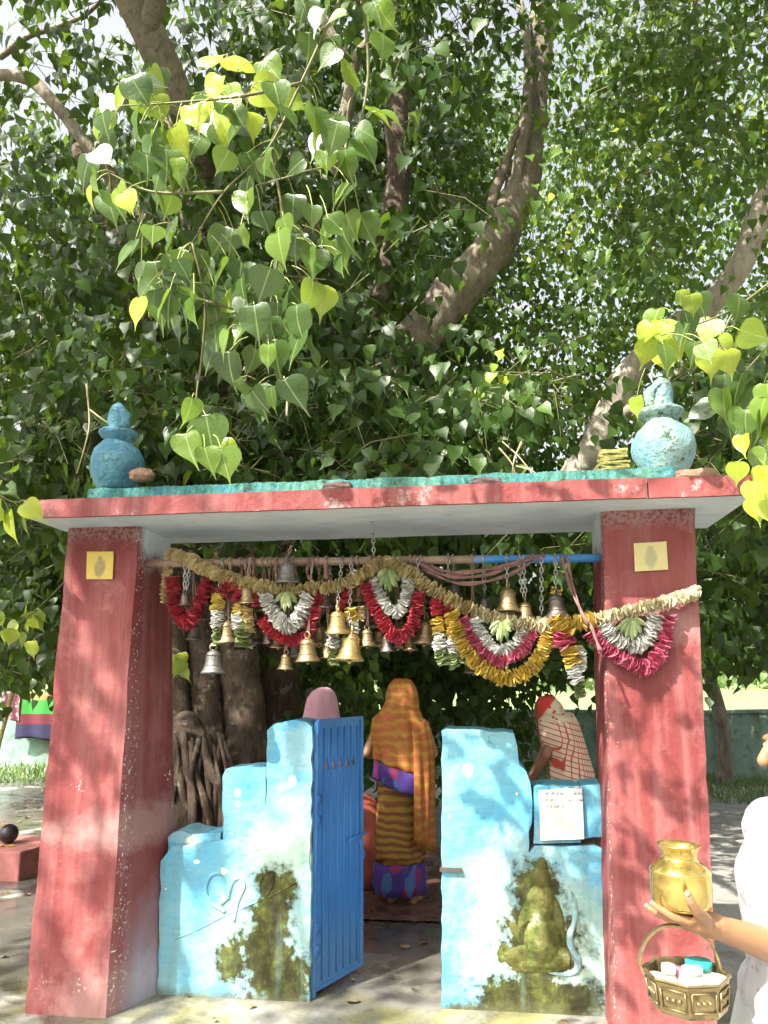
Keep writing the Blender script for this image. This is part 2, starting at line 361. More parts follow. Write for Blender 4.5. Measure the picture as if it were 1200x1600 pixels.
def m_ground():
    t = NT('worn_wet_concrete'); co = t.pos(); n1 = t.noise(co, 0.8, 6, 0.6, 0.4); n2 = t.noise(co, 5, 6, 0.65); n3 = t.noise(co, 60, 3)
    c = t.ramp(n2, [(0.3, (0.16, 0.155, 0.135)), (0.5, (0.28, 0.272, 0.24)), (0.72, (0.39, 0.38, 0.34))])
    x, y, z = t.sep(co)
    algae = t.math('MULTIPLY', t.step(t.noise(co, 2.6, 5, 0.65), 0.42, 0.60), t.math('MULTIPLY', t.step(y, -1.1, -0.3), t.step(y, 0.4, 0.05)))
    c = t.mix(t.math('MULTIPLY', algae, 0.85), c, t.ramp(n2, [(0.35, (0.05, 0.055, 0.015)), (0.65, (0.24, 0.22, 0.06))]))
    wet = t.math('MAXIMUM', t.math('MULTIPLY', t.step(n1, 0.42, 0.47), t.step(x, -1.1, -1.5)), t.math('MULTIPLY', t.math('MULTIPLY', t.step(n1, 0.36, 0.46), t.step(y, -0.1, 0.15)), t.math('MULTIPLY', t.step(y, 3.2, 2.5), t.math('MULTIPLY', t.step(x, -1.5, -1.2), t.step(x, 1.6, 1.2)))))
    c = t.mix(t.math('MULTIPLY', wet, 0.75), c, (0.055, 0.045, 0.034))
    c = t.mix(t.math('MULTIPLY', t.step(t.noise(co, 14, 4, 0.6), 0.60, 0.68), 0.6), c, (0.12, 0.10, 0.06))
    rough = t.math('SUBTRACT', 0.85, t.math('MULTIPLY', wet, t.math('ADD', 0.52, t.math('MULTIPLY', n2, 0.30))))
    dry = t.math('SUBTRACT', 1.0, wet)
    return t.done(t.bsdf(c, rough, 0, t.bump(t.math('MULTIPLY', t.math('ADD', n2, t.math('MULTIPLY', n3, 0.3)), dry), 0.4, 0.02), 0.5))
M_GROUND = m_ground()
def m_floor_red():
    t = NT('damp_red_cement'); co = t.pos(); n = t.noise(co, 3, 5); n2 = t.noise(co, 14, 5)
    c = t.ramp(n, [(0.35, (0.10, 0.05, 0.04)), (0.65, (0.20, 0.10, 0.08))])
    c = t.mix(t.step(n2, 0.55, 0.7), c, (0.10, 0.08, 0.06))
    return t.done(t.bsdf(c, t.ramp(n, [(0.4, (0.15,)*3), (0.6, (0.6,)*3)]), 0, t.bump(n2, 0.2, 0.01)))
M_FLOOR_RED = m_floor_red()
def m_earth():
    t = NT('earth_and_field'); co = t.pos(); n = t.noise(co, 0.15, 6, 0.6); n2 = t.noise(co, 3, 6)
    c = t.mix(n2, (0.16, 0.13, 0.07), (0.13, 0.16, 0.05))
    c = t.mix(t.step(t.sep(co)[1], 11, 14), c, t.ramp(n, [(0.35, (0.16, 0.23, 0.08)), (0.65, (0.26, 0.31, 0.14))]))
    return t.done(t.bsdf(c, 0.95, 0, t.bump(n2, 0.5, 0.03), 0.1))
M_EARTH = m_earth()
def m_bound(name, a, b):
    t = NT(name); co = t.pos(); n = t.noise(co, 1.2, 6, 0.65); n2 = t.noise(co, 8, 5, 0.7)
    c = t.ramp(n, [(0.3, a), (0.7, b)])
    st = t.noise(t.vmath('MULTIPLY', co, (5, 5, 0.6)), 1.0, 4)
    c = t.mix(t.math('MULTIPLY', t.step(st, 0.5, 0.7), 0.7), c, (0.12, 0.14, 0.09))
    c = t.mix(t.math('MULTIPLY', t.step(n2, 0.52, 0.64), 0.6), c, (0.08, 0.11, 0.06))
    return t.done(t.bsdf(c, 0.9, 0, t.bump(n2, 0.5, 0.02), 0.2))
M_BOUND = m_bound('mouldy_turquoise_plaster', (0.15, 0.25, 0.21), (0.27, 0.37, 0.32))
def m_bark(name, a, b, cst):
    t = NT(name); co = t.pos(); n = t.noise(co, 3.5, 6, 0.65, 0.6); n2 = t.noise(t.vmath('MULTIPLY', co, (16, 16, 4)), 1.5, 6, 0.7)
    c = t.mix(t.step(n, 0.32, 0.68), a, b)
    c = t.mix(t.math('MULTIPLY', t.step(n2, 0.5, 0.66), 0.75), c, cst)
    c = t.mix(t.math('MULTIPLY', t.step(t.noise(co, 9, 4), 0.60, 0.66), 0.5), c, (0.30, 0.30, 0.22))
    return t.done(t.bsdf(c, 0.9, 0, t.bump(t.math('ADD', t.math('MULTIPLY', n2, 1.0), n), 0.8, 0.03), 0.2))
M_BARK = m_bark('peepal_bark', (0.17, 0.145, 0.11), (0.31, 0.27, 0.21), (0.09, 0.072, 0.055))
M_GREYBARK = m_bark('pale_grey_bark', (0.32, 0.28, 0.22), (0.48, 0.43, 0.35), (0.20, 0.17, 0.13))
M_ROOT = m_bark('dark_root_bark', (0.075, 0.052, 0.038), (0.145, 0.105, 0.078), (0.03, 0.022, 0.016))
M_TWIG = simple('green_twig', (0.13, 0.13, 0.045), 0.6); M_PETIOLE = simple('petiole_green', (0.30, 0.34, 0.10), 0.5)
def m_leaf(name, stops, transl, rough=0.36, spec=0.6):
    t = NT(name); tone = t.attr('tone'); u = t.uv()
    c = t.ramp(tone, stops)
    x, y, z = t.sep(u); ax = t.math('ABSOLUTE', t.math('SUBTRACT', x, 0.5))
    rib = t.math('MULTIPLY', t.step(ax, 0.022, 0.010), t.step(y, 0.0, 0.02))
    side = t.math('FRACT', t.math('MULTIPLY', t.math('SUBTRACT', y, t.math('MULTIPLY', ax, 0.75)), 9.0))
    sv = t.math('MULTIPLY', t.step(t.math('ABSOLUTE', t.math('SUBTRACT', side, 0.5)), 0.07, 0.02), t.step(y, 0.0, 0.02))
    vein = t.math('MAXIMUM', t.math('MULTIPLY', rib, .8), t.math('MULTIPLY', sv, 0.14))
    lite = t.mix(0.5, c, (0.55, 0.62, 0.28))
    c = t.mix(vein, c, lite)
    co = t.pos(); c = t.mix(t.math('MULTIPLY', t.step(t.noise(co, 9, 3), 0.45, 0.7), 0.35), c, t.mix(0.5, c, (0.05, 0.07, 0.02)))
    c = t.mix(t.step(t.noise(co, 26, 3, .6), .70, .73), c, (0.16, 0.11, 0.035))                 # brown blemishes
    p = t.bsdf(c, rough, 0, t.bump(t.math('ADD', t.math('MULTIPLY', vein, .5), t.noise(co, 45, 2)), 0.3, 0.006), spec)
    tr = t.n('ShaderNodeBsdfTranslucent'); t.put(tr.inputs[0], t.mix(0.35, c, (0.35, 0.55, 0.03)))
    mx = t.n('ShaderNodeMixShader'); mx.inputs[0].default_value = transl
    t.t.links.new(p, mx.inputs[1]); t.t.links.new(tr.outputs[0], mx.inputs[2])
    return t.done(mx.outputs[0])
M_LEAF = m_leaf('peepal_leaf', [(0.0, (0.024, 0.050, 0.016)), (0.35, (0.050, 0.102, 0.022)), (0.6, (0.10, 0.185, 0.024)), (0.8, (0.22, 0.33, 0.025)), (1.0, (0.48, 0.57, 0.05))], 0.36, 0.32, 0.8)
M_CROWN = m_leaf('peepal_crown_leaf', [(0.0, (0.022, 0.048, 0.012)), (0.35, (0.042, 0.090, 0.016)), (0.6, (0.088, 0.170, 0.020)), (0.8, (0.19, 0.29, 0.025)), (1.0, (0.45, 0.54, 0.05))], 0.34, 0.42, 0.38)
M_FINE = m_leaf('feathery_leaf', [(0.0, (0.04, 0.085, 0.03)), (1.0, (0.13, 0.22, 0.05))], 0.30)

# ------------------------------------------------------------------ ground
g = mesh_obj('ground', [(-700, -60, -0.03), (700, -60, -0.03), (700, 900, -0.03), (-700, 900, -0.03)], [(0, 1, 2, 3)], M_EARTH); structure(g)
def grid_sheet(name, x0, x1, y0, y1, z, nx, ny, amp, mat, edge=0.0):
    V = []; Fc = []
    for j in range(ny+1):
        for i in range(nx+1):
            x = x0+(x1-x0)*i/nx; y = y0+(y1-y0)*j/ny
            if j == ny: y += edge*mnoise.noise(Vector((x*1.3, 5, 0)))
            V.append((x, y, z+amp*mnoise.noise(Vector((x*1.7, y*1.7, 2)))))
    for j in range(ny):
        for i in range(nx): a = j*(nx+1)+i; Fc.append((a, a+1, a+nx+2, a+nx+1))
    return mesh_obj(name, V, Fc, mat, smooth=True)
pv = grid_sheet('concrete_yard', -12, 12, -14, 8.0, 0.0, 120, 110, 0.004, M_GROUND, 0.5); structure(pv)
rf = grid_sheet('shrine_floor', -1.9, 1.3, 1.25, 3.4, 0.014, 30, 20, 0.003, M_FLOOR_RED); structure(rf)

# ------------------------------------------------------------------ gateway: pillars, roof slab, ledge, finials
GW = thing('temple_gateway', (-0.07, -0.1, 0), 'red pillared temple gateway with a flat concrete slab roof', 'gateway')
def pillar(cor_top, cor_bot, y0t, y1t, y0b, y1b, zt, seed, flare=0.0):
    """tapered pillar with slightly wavering plaster edges"""
    V = []; Fc = []; n = 30; k = 9
    ring = []
    for i in range(n+1):
        t = i/n; z = zt*t
        xa = cor_bot[0]+(cor_top[0]-cor_bot[0])*t; xb = cor_bot[1]+(cor_top[1]-cor_bot[1])*t
        ya = y0b+(y0t-y0b)*t; yb = y1b+(y1t-y1b)*t
        cs = [(xa, ya), (xb, ya), (xb+flare*(1-t), yb), (xa, yb)]; row = []
        for c in range(4):
            p = np.array(cs[c]); q = np.array(cs[(c+1) % 4])
            for j in range(k):
                s_ = j/k; e = p+(q-p)*s_
                e = e+np.array([mnoise.noise(Vector((e[0]*5+seed, e[1]*5, z*4))), mnoise.noise(Vector((e[0]*5, e[1]*5+9+seed, z*4)))])*0.007
                if j == 0:                                         # worn arris
                    cc = np.array([(xa+xb)/2, (ya+yb)/2]); e = e+(cc-e)/np.linalg.norm(cc-e)*(0.007+0.012*max(0, mnoise.noise(Vector((seed+c, 0, z*9)))))
                row.append((e[0], e[1], z))
        V += row
    m = 4*k
    for i in range(n):
        for j in range(m): Fc.append((i*m+j, i*m+(j+1) % m, (i+1)*m+(j+1) % m, (i+1)*m+j))
    Fc.append(tuple(range(m))[::-1]); Fc.append(tuple(n*m+j for j in range(m)))
    return mesh_obj('pillar', V, Fc, M_RED, GW)
pillar((-1.632, -1.236), (-1.648, -1.243), -0.29, 0.13, -0.29, 0.14, 2.272, 1, 0.17)
pillar((1.083, 1.512), (0.995, 1.412), -0.29, 0.13, -0.29, 0.14, 2.272, 7)
ZS = 2.272
sl_pts = [(-1.69, ZS), (1.70, ZS), (1.70, ZS+0.075), (-1.69, ZS+0.075)]
slab = slab_from_outline('roof_slab', sl_pts, -0.555, 0.24, M_SLAB, GW, 0.006, 0.002, 0.12, 3)
# red fascia boards along the front edge, broken once near the right end
def fascia(x0, x1, seed, dz=0.0):
    pts = [(x0, ZS-0.006+dz), (x1, ZS-0.006+dz), (x1, ZS+0.084+dz), (x0, ZS+0.084+dz)]
    return slab_from_outline('fascia', pts, -0.578, -0.5555, M_FASCIA, GW, 0.005, 0.0013, 0.05, seed)
fascia(-1.70, 1.235, 5); fascia(1.243, 1.715, 8, -0.002)
# parapet ledge, rough mortar, set back on the slab
V = []; Fc = []; n = 330
for i in range(n+1):
    x = -1.47+(1.43+1.47)*i/n
    h = 0.108+0.008*mnoise.noise(Vector((x*6, 0, 0)))+0.005*mnoise.noise(Vector((x*21, 3, 0)))+0.005*mnoise.noise(Vector((x*55, 3, 0)))
    d = 0.006*mnoise.noise(Vector((x*48, 1, 0)))+0.006*mnoise.noise(Vector((x*9, 7, 0)))+0.008*mnoise.noise(Vector((x*30, 7, 3)))
    V += [(x, -0.40+d, ZS+0.076), (x, -0.405+d*1.5, ZS+0.076+h*0.5), (x, -0.395+d, ZS+0.076+h*0.93), (x, -0.36, ZS+0.076+h), (x, 0.10, ZS+0.076+h*0.95), (x, 0.12, ZS+0.076)]
for i in range(n):
    for j in range(5): a = i*6+j; Fc.append((a, a+6, a+7, a+1))
Fc += [(0, 1, 2, 3, 4, 5), tuple(n*6+j for j in (5, 4, 3, 2, 1, 0))]
led = mesh_obj('parapet_ledge', V, Fc, M_LEDGE, GW)
def finial(c, w, H, mat, seed, tw):
    c = np.array(c); r = w/2
    mb = MB(); prof = [(0.02, 0), (r*0.62, 0.0), (r*0.66, 0.015), (r*0.80, 0.05), (r*0.97, 0.105), (r, 0.14), (r*0.97, 0.18), (r*0.83, 0.225), (r*0.60, 0.258), (r*0.54, 0.27), (0.02, 0.272)]
    k = H/0.50; prof = [(a, b*k) for a, b in prof]
    pot = mb.lathe(prof, c, 32, 0.012, 9).build('finial_pot', mat, GW)
    mb = MB(); z = 0.268*k
    prof = [(0.02, z), (r*0.55, z), (r*0.52, z+0.02), (r*0.66, z+0.035), (r*0.74, z+0.05), (r*0.73, z+0.062), (r*0.50, z+0.072), (0.02, z+0.074)]
    mb.lathe(prof, c, 28, 0.006, 12).build('rim', mat, pot)
    mb = MB(); z0 = z+0.066; P = []; R = []
    for i in range(12):                                          # coconut tip with leaf collar
        t = i/11; P.append(c+np.array([tw*0.014*math.sin(t*2.2), 0, z0+t*(H-z0)])); R.append(r*(0.40-0.06*t)*(1 if t < 0.55 else math.sqrt(max(0.03, 1-((t-0.55)/0.45)**2))))
    mb.tube(P, R, 14, lump=0.10, lscale=22).build('coconut', mat, pot)
    mb = MB(); P = [c+np.array([-tw*r*0.30, -r*0.16, z0]), c+np.array([-tw*r*0.33, -r*0.22, z0+0.08]), c+np.array([tw*0.0, -r*0.34, z0+0.125])]
    mb.tube(P, [0.022, 0.03, 0.006], 8, n=7).build('mango_leaf', mat, pot)
zl = ZS+0.076+0.105
finial((1.408, -0.2, zl), 0.305, 0.51, M_POT_R, 1, 1)
finial((-1.428, -0.2, zl+0.03), 0.285, 0.50, M_POT_L, 2, -1)

# ------------------------------------------------------------------ low blue walls
def wallpts(px, Y=0.0): return [P2(u, v, Y) for u, v in px]
LW = thing('low_wall', (-0.8, 0.1, 0), 'stepped sky blue low wall left of the doorway with moulded loop and green algae', 'wall')
zb = -0.02
def with_base(pts, x0, x1): return [(x0, zb)]+pts+[(x1, zb)]
pier = with_base(wallpts([(417, 1190), (417, 1142), (428, 1131), (457, 1125), (478, 1128), (487, 1136)]), P2(414, 1400)[0]-0.012, P2(484, 1550)[0])
slab_from_outline('pier', pier, 0.0, 0.30, M_BLUE, LW, 0.016, 0.005, 0.05, 11)
mid = with_base(wallpts([(345, 1300), (344, 1215), (349, 1203), (380, 1200), (412, 1202)]), P2(343, 1500)[0], P2(416, 1400)[0]-0.0125)
slab_from_outline('step_block', mid, 0.035, 0.28, M_BLUE, LW, 0.012, 0.004, 0.05, 12)
# low end: fuller plaster face in front of the stepped core
lowp = with_base(wallpts([(258, 1310), (266, 1303), (280, 1300), (292, 1305), (312, 1308), (330, 1304), (341, 1303)]), -1.12, P2(343, 1500)[0]-0.001)
slab_from_outline('low_block', lowp, 0.034, 0.27, M_BLUE, LW, 0.016, 0.006, 0.05, 13)
skin_ = with_base(wallpts([(252, 1345), (270, 1322), (310, 1318), (360, 1312), (412, 1310), (450, 1318), (485, 1322)]), -1.12, P2(484, 1550)[0]+0.003)
slab_from_outline('plaster_coat', skin_, -0.007, 0.030, M_BLUE, LW, 0.009, 0.006, 0.06, 14)

def relief_tubes(name, paths, Y, mat, parent, r0):
    mb = MB()
    for px, r, cl in paths:
        P = [at(u, v, Y) for u, v in px]
        mb.tube(P, [r*r0]*len(P), 8, n=len(px)*5, lump=0.15, lscale=30)
    return mb.build(name, mat, parent)
relief_tubes('moulded_loop', [([(352, 1425), (330, 1410), (322, 1388), (330, 1368), (347, 1365), (358, 1378), (357, 1400), (345, 1412)], 1.25, 0),
    ([(357, 1405), (363, 1380), (375, 1372), (382, 1385), (372, 1410), (366, 1440)], 1.0, 0),
    ([(274, 1467), (310, 1452), (352, 1430), (400, 1410), (440, 1392), (466, 1376)], 0.55, 0)], -0.006, M_BLUE, LW, 0.008)
relief_tubes('moulded_arc', [([(408, 1400), (405, 1385), (412, 1368), (428, 1360), (440, 1372)], 1.0, 0), ([(415, 1402), (425, 1385), (428, 1365)], 0.8, 0)], -0.006, M_BLUE, LW, 0.008)

RW = thing('low_wall', (0.6, 0.1, 0), 'cracked sky blue low wall right of the doorway with mossy seated relief', 'wall')
tall = with_base(wallpts([(690, 1142), (697, 1139), (740, 1140), (803, 1146), (808, 1165), (811, 1194), (822, 1205), (829, 1224), (832, 1255), (831, 1285), (826, 1300), (827, 1318), (826, 1333), (836, 1322), (880, 1323), (930, 1321), (941, 1326)]), P2(690, 1570)[0], 1.002)
slab_from_outline('main_block', tall, 0.0, 0.27, M_BLUE, RW, 0.009, 0.004, 0.045, 21)
upper = wallpts([(834, 1319), (834, 1231), (860, 1228), (905, 1229), (908, 1318)])
slab_from_outline('upper_block', upper, 0.012, 0.262, M_BLUE, RW, 0.010, 0.004, 0.045, 23)
brick1 = wallpts([(911, 1311), (910, 1229), (935, 1226), (942, 1226), (942, 1308)])
slab_from_outline('corner_block', brick1, 0.006, 0.258, M_BLUE, RW, 0.012, 0.004, 0.04, 24)
core = wallpts([(800, 1500), (800, 1200), (838, 1236), (945, 1236), (945, 1500)])
slab_from_outline('rubble_core', core, 0.06, 0.24, M_ROOT, RW, 0.0, 0.004, 0.05, 25)
# seated figure in relief, a height field growing out of the plaster
def relief_field(name, u0, u1, v0, v1, hf, Y, mat, parent, nx=70, ny=100):
    V = []; Fc = []
    for j in range(ny+1):
        for i in range(nx+1):
            u = u0+(u1-u0)*i/nx; v = v0+(v1-v0)*j/ny; p = at(u, v, Y)
            h = hf(u, v)*0.46; p = np.array([p[0], Y+0.004-h, p[2]])
            V.append(p)
    for j in range(ny):
        for i in range(nx): a = j*(nx+1)+i; Fc.append((a, a+nx+1, a+nx+2, a+1))
    return mesh_obj(name, V, Fc, mat, parent, smooth=True)
def el(u, v, cu, cv, ru, rv, h, rot=0.0):
    c, s_ = math.cos(rot), math.sin(rot); du, dv = u-cu, v-cv
    x = (du*c+dv*s_)/ru; y = (-du*s_+dv*c)/rv; q = 1-x*x-y*y
    return h*math.sqrt(q) if q > 0 else 0.0
def hf_fig(u, v):
    h = max(el(u, v, 846, 1372, 14, 18, .075), el(u, v, 846, 1352, 9, 14, .060), el(u, v, 845, 1415, 24, 36, .080), el(u, v, 848, 1470, 30, 40, .085),
            el(u, v, 815, 1492, 32, 16, .048, -0.15), el(u, v, 878, 1496, 32, 17, .048, 0.15), el(u, v, 846, 1503, 60, 14, .045),
            el(u, v, 822, 1425, 9, 30, .042, 0.35), el(u, v, 870, 1425, 9, 32, .042, -0.3), el(u, v, 806, 1455, 8, 20, .035, -0.5),
            el(u, v, 838, 1514, 50, 8, .026),
            el(u, v, 786, 1488, 12, 24, .022, 0.2), el(u, v, 846, 1440, 42, 95, .014))
    return h+(0.006*mnoise.noise(Vector((u*0.09, v*0.09, 0)))+0.003*mnoise.noise(Vector((u*0.25, v*0.25, 3))) if h > 0.001 else 0)-(0.008 if h <= 0 else 0)
t = NT('mossy_relief_plaster'); co = t.pos(); n_ = t.noise(co, 14, 6, .7); n2_ = t.noise(t.vmath('MULTIPLY', co, (14, 14, 3)), 1.0, 5, .7)
M_RELIEF = t.done(t.bsdf(t.mix(t.step(n2_, .45, .62), t.ramp(n_, [(.32, (.025, .030, .010)), (.48, (.075, .092, .018)), (.60, (.15, .165, .045)), (.72, (.36, .40, .30))]), (.10, .09, .025)), .8, 0, t.bump(t.noise(co, 40, 5, .7), .6, .012), .3))
relief_field('seated_relief', 768, 890, 1336, 1530, hf_fig, 0.003, M_RELIEF, RW)
t = NT('pale_blue_relief_plaster'); co = t.pos(); n_ = t.noise(co, 9, 5, .7); M_SERP = t.done(t.bsdf(t.ramp(n_, [(.3, (.08, .13, .10)), (.5, (.24, .38, .40)), (.7, (.38, .52, .54))]), .8, 0, t.bump(n_, .6, .012), .3))
MB().tube([at(u, v, 0.006) for u, v in ((893, 1392), (899, 1415), (897, 1440), (890, 1462), (893, 1482), (903, 1500), (900, 1516), (882, 1522), (855, 1519))], [.008, .014, .015, .017, .018, .020, .018, .012, .006], 10, n=40, lump=.2, lscale=18).build('moulded_serpent', M_SERP, RW)
M_IRON = simple('rusty_iron', (0.10, 0.075, 0.06), 0.6, 0.4)
lb = MB().box(at(706, 1358, 0.0)+np.array([-0.005, -0.012, 0]), (0.052, 0.010, 0.008)).box(at(692, 1359, 0)+np.array([-.008, 0.05, 0]), (0.004, 0.05, 0.010))
lb.build('iron_latch_plate', M_IRON, RW, smooth=False)

# marble plaque resting on the right wall
def m_plaque():
    t = NT('white_marble_plaque'); co = t.pos(); n = t.noise(co, 8, 5); x, y, z = t.sep(co)
    c = t.ramp(n, [(0.3, (0.60, 0.61, 0.61)), (0.7, (0.70, 0.70, 0.69))])
    row = t.math('FRACT', t.math('MULTIPLY', z, 34.0)); band = t.math('MULTIPLY', t.step(row, 0.30, 0.36), t.step(row, 0.72, 0.66))
    g_ = t.noise(t.vmath('MULTIPLY', co, (85, 1, 60)), 1.0, 2)
    up_ = t.step(z, P2(880, 1268)[1], P2(880, 1258)[1])
    ink = t.math('MULTIPLY', t.math('MULTIPLY', t.step(g_, 0.50, 0.55), band), t.math('MULTIPLY', up_, 0.9))
    c = t.mix(ink, c, (0.12, 0.10, 0.10))
    return t.done(t.bsdf(c, 0.35, 0, None, 0.5))
p0 = P2(842, 1236, -0.02); p1 = P2(909, 1230, -0.02); p2 = P2(913, 1311, -0.02); p3 = P2(845, 1313, -0.02)
pl = slab_from_outline('marble_plaque', [p3, p2, p1, p0], -0.022, 0.0285, m_plaque(), None, 0.003, 0.0008, 0.05, 31)
tag(pl, 'square white marble plaque with worn black lettering on the right low wall', 'plaque')

# ------------------------------------------------------------------ blue sheet metal door leaf, standing open
def m_bluepaint():
    t = NT('blue_enamel_metal'); co = t.pos(); n = t.noise(co, 3, 5); n2 = t.noise(co, 26, 4)
    z = t.sep(co)[2]
    c = t.ramp(n, [(0.3, (0.025, 0.14, 0.42)), (0.7, (0.05, 0.22, 0.55))])
    c = t.mix(t.math('MULTIPLY', t.step(t.math('ADD', z, t.math('MULTIPLY', n, 0.3)), 0.55, 0.2), 0.55), c, (0.14, 0.28, 0.46))
    c = t.mix(t.step(n2, 0.70, 0.74), c, (0.16, 0.10, 0.07))
    return t.done(t.bsdf(c, 0.38, 0, t.bump(n2, 0.15, 0.003), 0.5))
M_DOOR = m_bluepaint()
h0 = ag(495, 1540, 0.04); h1 = ag(565, 1500, 0.04); h0[2] = h1[2] = 0
dv = h1-h0; DL = 0.375; dv /= np.linalg.norm(dv); nv = np.array([dv[1], -dv[0], 0])   # nv faces right/front
DG = thing('metal_gate_leaf', h0, 'blue ribbed sheet metal door leaf standing open in the doorway', 'gate')
def dpt(s, z, o): return h0+dv*s+np.array([0, 0, z])-nv*o
zt, zb_ = 1.275, 0.035; NS = 6; sw = DL/NS; ya = 1.055; ah = 0.055
for i in range(NS):
    s0, s1 = i*sw+0.0012, (i+1)*sw-0.0012
    def edge(s, sg, inner):                                       # half an arrow shaped cut-out on the joint
        if not inner: return [(s, zb_), (s, zt)]
        return [(s, zb_), (s, ya-ah*0.35), (s+sg*0.015, ya-ah*0.35), (s+sg*0.015, ya-ah*0.05), (s, ya+ah*0.75), (s, zt)]
    L_ = edge(s0, 1, i > 0); R_ = edge(s1, -1, i < NS-1)
    pts = L_+R_[::-1]; V = []; Fc = []
    for (s, z) in pts: V.append(dpt(s, z, -0.004))
    for (s, z) in pts: V.append(dpt(s, z, 0.004))
    m = len(pts); Fc = [tuple(range(m)), tuple(range(m, 2*m))[::-1]]+[(j, (j+1) % m, m+(j+1) % m, m+j)[::-1] for j in range(m)]
    mesh_obj('slat', V, Fc, M_DOOR, DG)
    mb = MB()
    for sg in (-1, 1):
        if i+0.5 > 0: mb.tube([dpt((s0+s1)/2, zb_+0.02, -0.006*1), dpt((s0+s1)/2, zt-0.03, -0.006)], 0.006, 6)
        break
    mb.build('rib', M_DOOR, DG)
fr = MB()
for a, b in (((0.0, 0.0), (0.0, 1)), ((DL, 0), (DL, 1))):
    s = a[0]; fr.box(dpt(s+(-0.012 if s == 0 else 0.012), (zt+zb_)/2, 0), (0.012, 0.012, (zt-zb_)/2), np.column_stack([dv, nv, [0, 0, 1]]))
for z in (zt+0.008, zb_-0.008, 0.82, 0.42):
    fr.box(dpt(DL/2, z, 0.014 if 0.1 < z < 1.2 else 0), (DL/2+0.024, 0.010 if 0.1 < z < 1.2 else 0.0115, 0.012 if 0.1 < z < 1.2 else 0.008), np.column_stack([dv, nv, [0, 0, 1]]))
fr.build('frame', M_DOOR, DG, smooth=False)
for z in (0.90, 0.80, 0.30, 0.20):
    MB().tube([dpt(-0.030, z-0.030, -0.012), dpt(-0.030, z+0.030, -0.012)], 0.010, 10).box(dpt(-0.018, z, -0.014), (0.018, 0.003, 0.022), np.column_stack([dv, nv, [0, 0, 1]])).build('hinge', M_DOOR, DG)
bolt = MB().tube([dpt(DL-0.14, 0.66, -0.022), dpt(DL+0.05, 0.675, -0.022)], 0.006, 8).build('bolt', M_DOOR, DG)
MB().tube([dpt(DL-0.05, 0.668, -0.022), dpt(DL-0.05, 0.64, -0.045), dpt(DL-0.05, 0.60, -0.04)], 0.004, 6).build('bolt_handle', M_DOOR, bolt)
rg = []
for i in range(13): a = 2*math.pi*i/12; rg.append(dpt(DL+0.036+0.014*math.cos(a), 0.565+0.018*math.sin(a), -0.004))
MB().tube(rg, 0.004, 6, caps=False).build('hasp_ring', M_DOOR, DG)
# hinge post fixed to the pier
MB().box((P2(500, 1300, 0.12)[0]-0.008, h0[1]-0.035, 0.64), (0.010, 0.014, 0.64)).build('hinge_post', M_DOOR, LW, smooth=False)

# ------------------------------------------------------------------ rail and bells
YR = -0.19
def m_rail():
    t = NT('worn_painted_pipe'); co = t.pos(); x = t.sep(co)[0]; n = t.noise(co, 9, 5)
    old = t.ramp(n, [(0.3, (0.16, 0.10, 0.07)), (0.7, (0.34, 0.23, 0.17))])
    c = t.mix(t.step(t.math('ADD', x, t.math('MULTIPLY', n, 0.3)), 0.62, 0.68), old, t.ramp(n, [(0.4, (0.04, 0.20, 0.52)), (0.7, (0.10, 0.34, 0.62))]))
    return t.done(t.bsdf(c, 0.6, 0, t.bump(n, 0.4, 0.01)))
ra, rb = at(262, 880, YR), at(929, 872, YR); ra[0], rb[0] = -1.25, 1.095
rail_z = lambda x: ra[2]+(rb[2]-ra[2])*(x-ra[0])/(rb[0]-ra[0])
rail = MB().tube([ra+(rb-ra)*t for t in np.linspace(0, 1, 12)], 0.021, 12, lump=0.08, lscale=9).build('hanging_rail', m_rail(), smooth=True, origin=(ra+rb)/2)
tag(rail, 'horizontal pole between the red pillars, brown with blue paint at its right end', 'rail')

def m_brass(name, a, b, rough, tarn):
    t = NT(name); co = t.obj(); n = t.noise(co, 14, 5, 0.6); n2 = t.noise(co, 45, 4)
    c = t.mix(t.step(n, 0.35, 0.65), a, b)
    c = t.mix(t.math('MULTIPLY', t.step(n2, 0.5, 0.66), tarn), c, tuple(k*0.35 for k in a))
    return t.done(t.bsdf(c, t.math('ADD', rough, t.math('MULTIPLY', n2, 0.2)), 0.9, t.bump(n2, 0.15, 0.004)))
BM = {'gold': m_brass('polished_brass', (0.50, 0.36, 0.12), (0.70, 0.54, 0.24), 0.28, 0.6),
      'brass': m_brass('dull_brass', (0.25, 0.185, 0.10), (0.38, 0.285, 0.155), 0.42, 0.7),
      'dark': m_brass('tarnished_bronze', (0.13, 0.11, 0.10), (0.24, 0.20, 0.17), 0.42, 0.6),
      'grey': m_brass('dusty_grey_metal', (0.18, 0.175, 0.165), (0.30, 0.285, 0.27), 0.5, 0.6)}
M_CHAIN = m_brass('steel_chain', (0.34, 0.33, 0.31), (0.55, 0.54, 0.52), 0.40, 0.6)
M_THREAD = simple('old_thread', (0.30, 0.20, 0.15), 0.9)
BELLP = [(0.004, 0.92), (0.10, 0.925), (0.17, 0.90), (0.25, 0.85), (0.285, 0.78), (0.30, 0.72), (0.305, 0.60), (0.32, 0.45), (0.355, 0.30), (0.41, 0.17), (0.46, 0.09), (0.50, 0.05), (0.505, 0.0), (0.47, -0.012), (0.43, 0.05), (0.36, 0.17), (0.27, 0.45), (0.24, 0.74), (0.004, 0.80)]
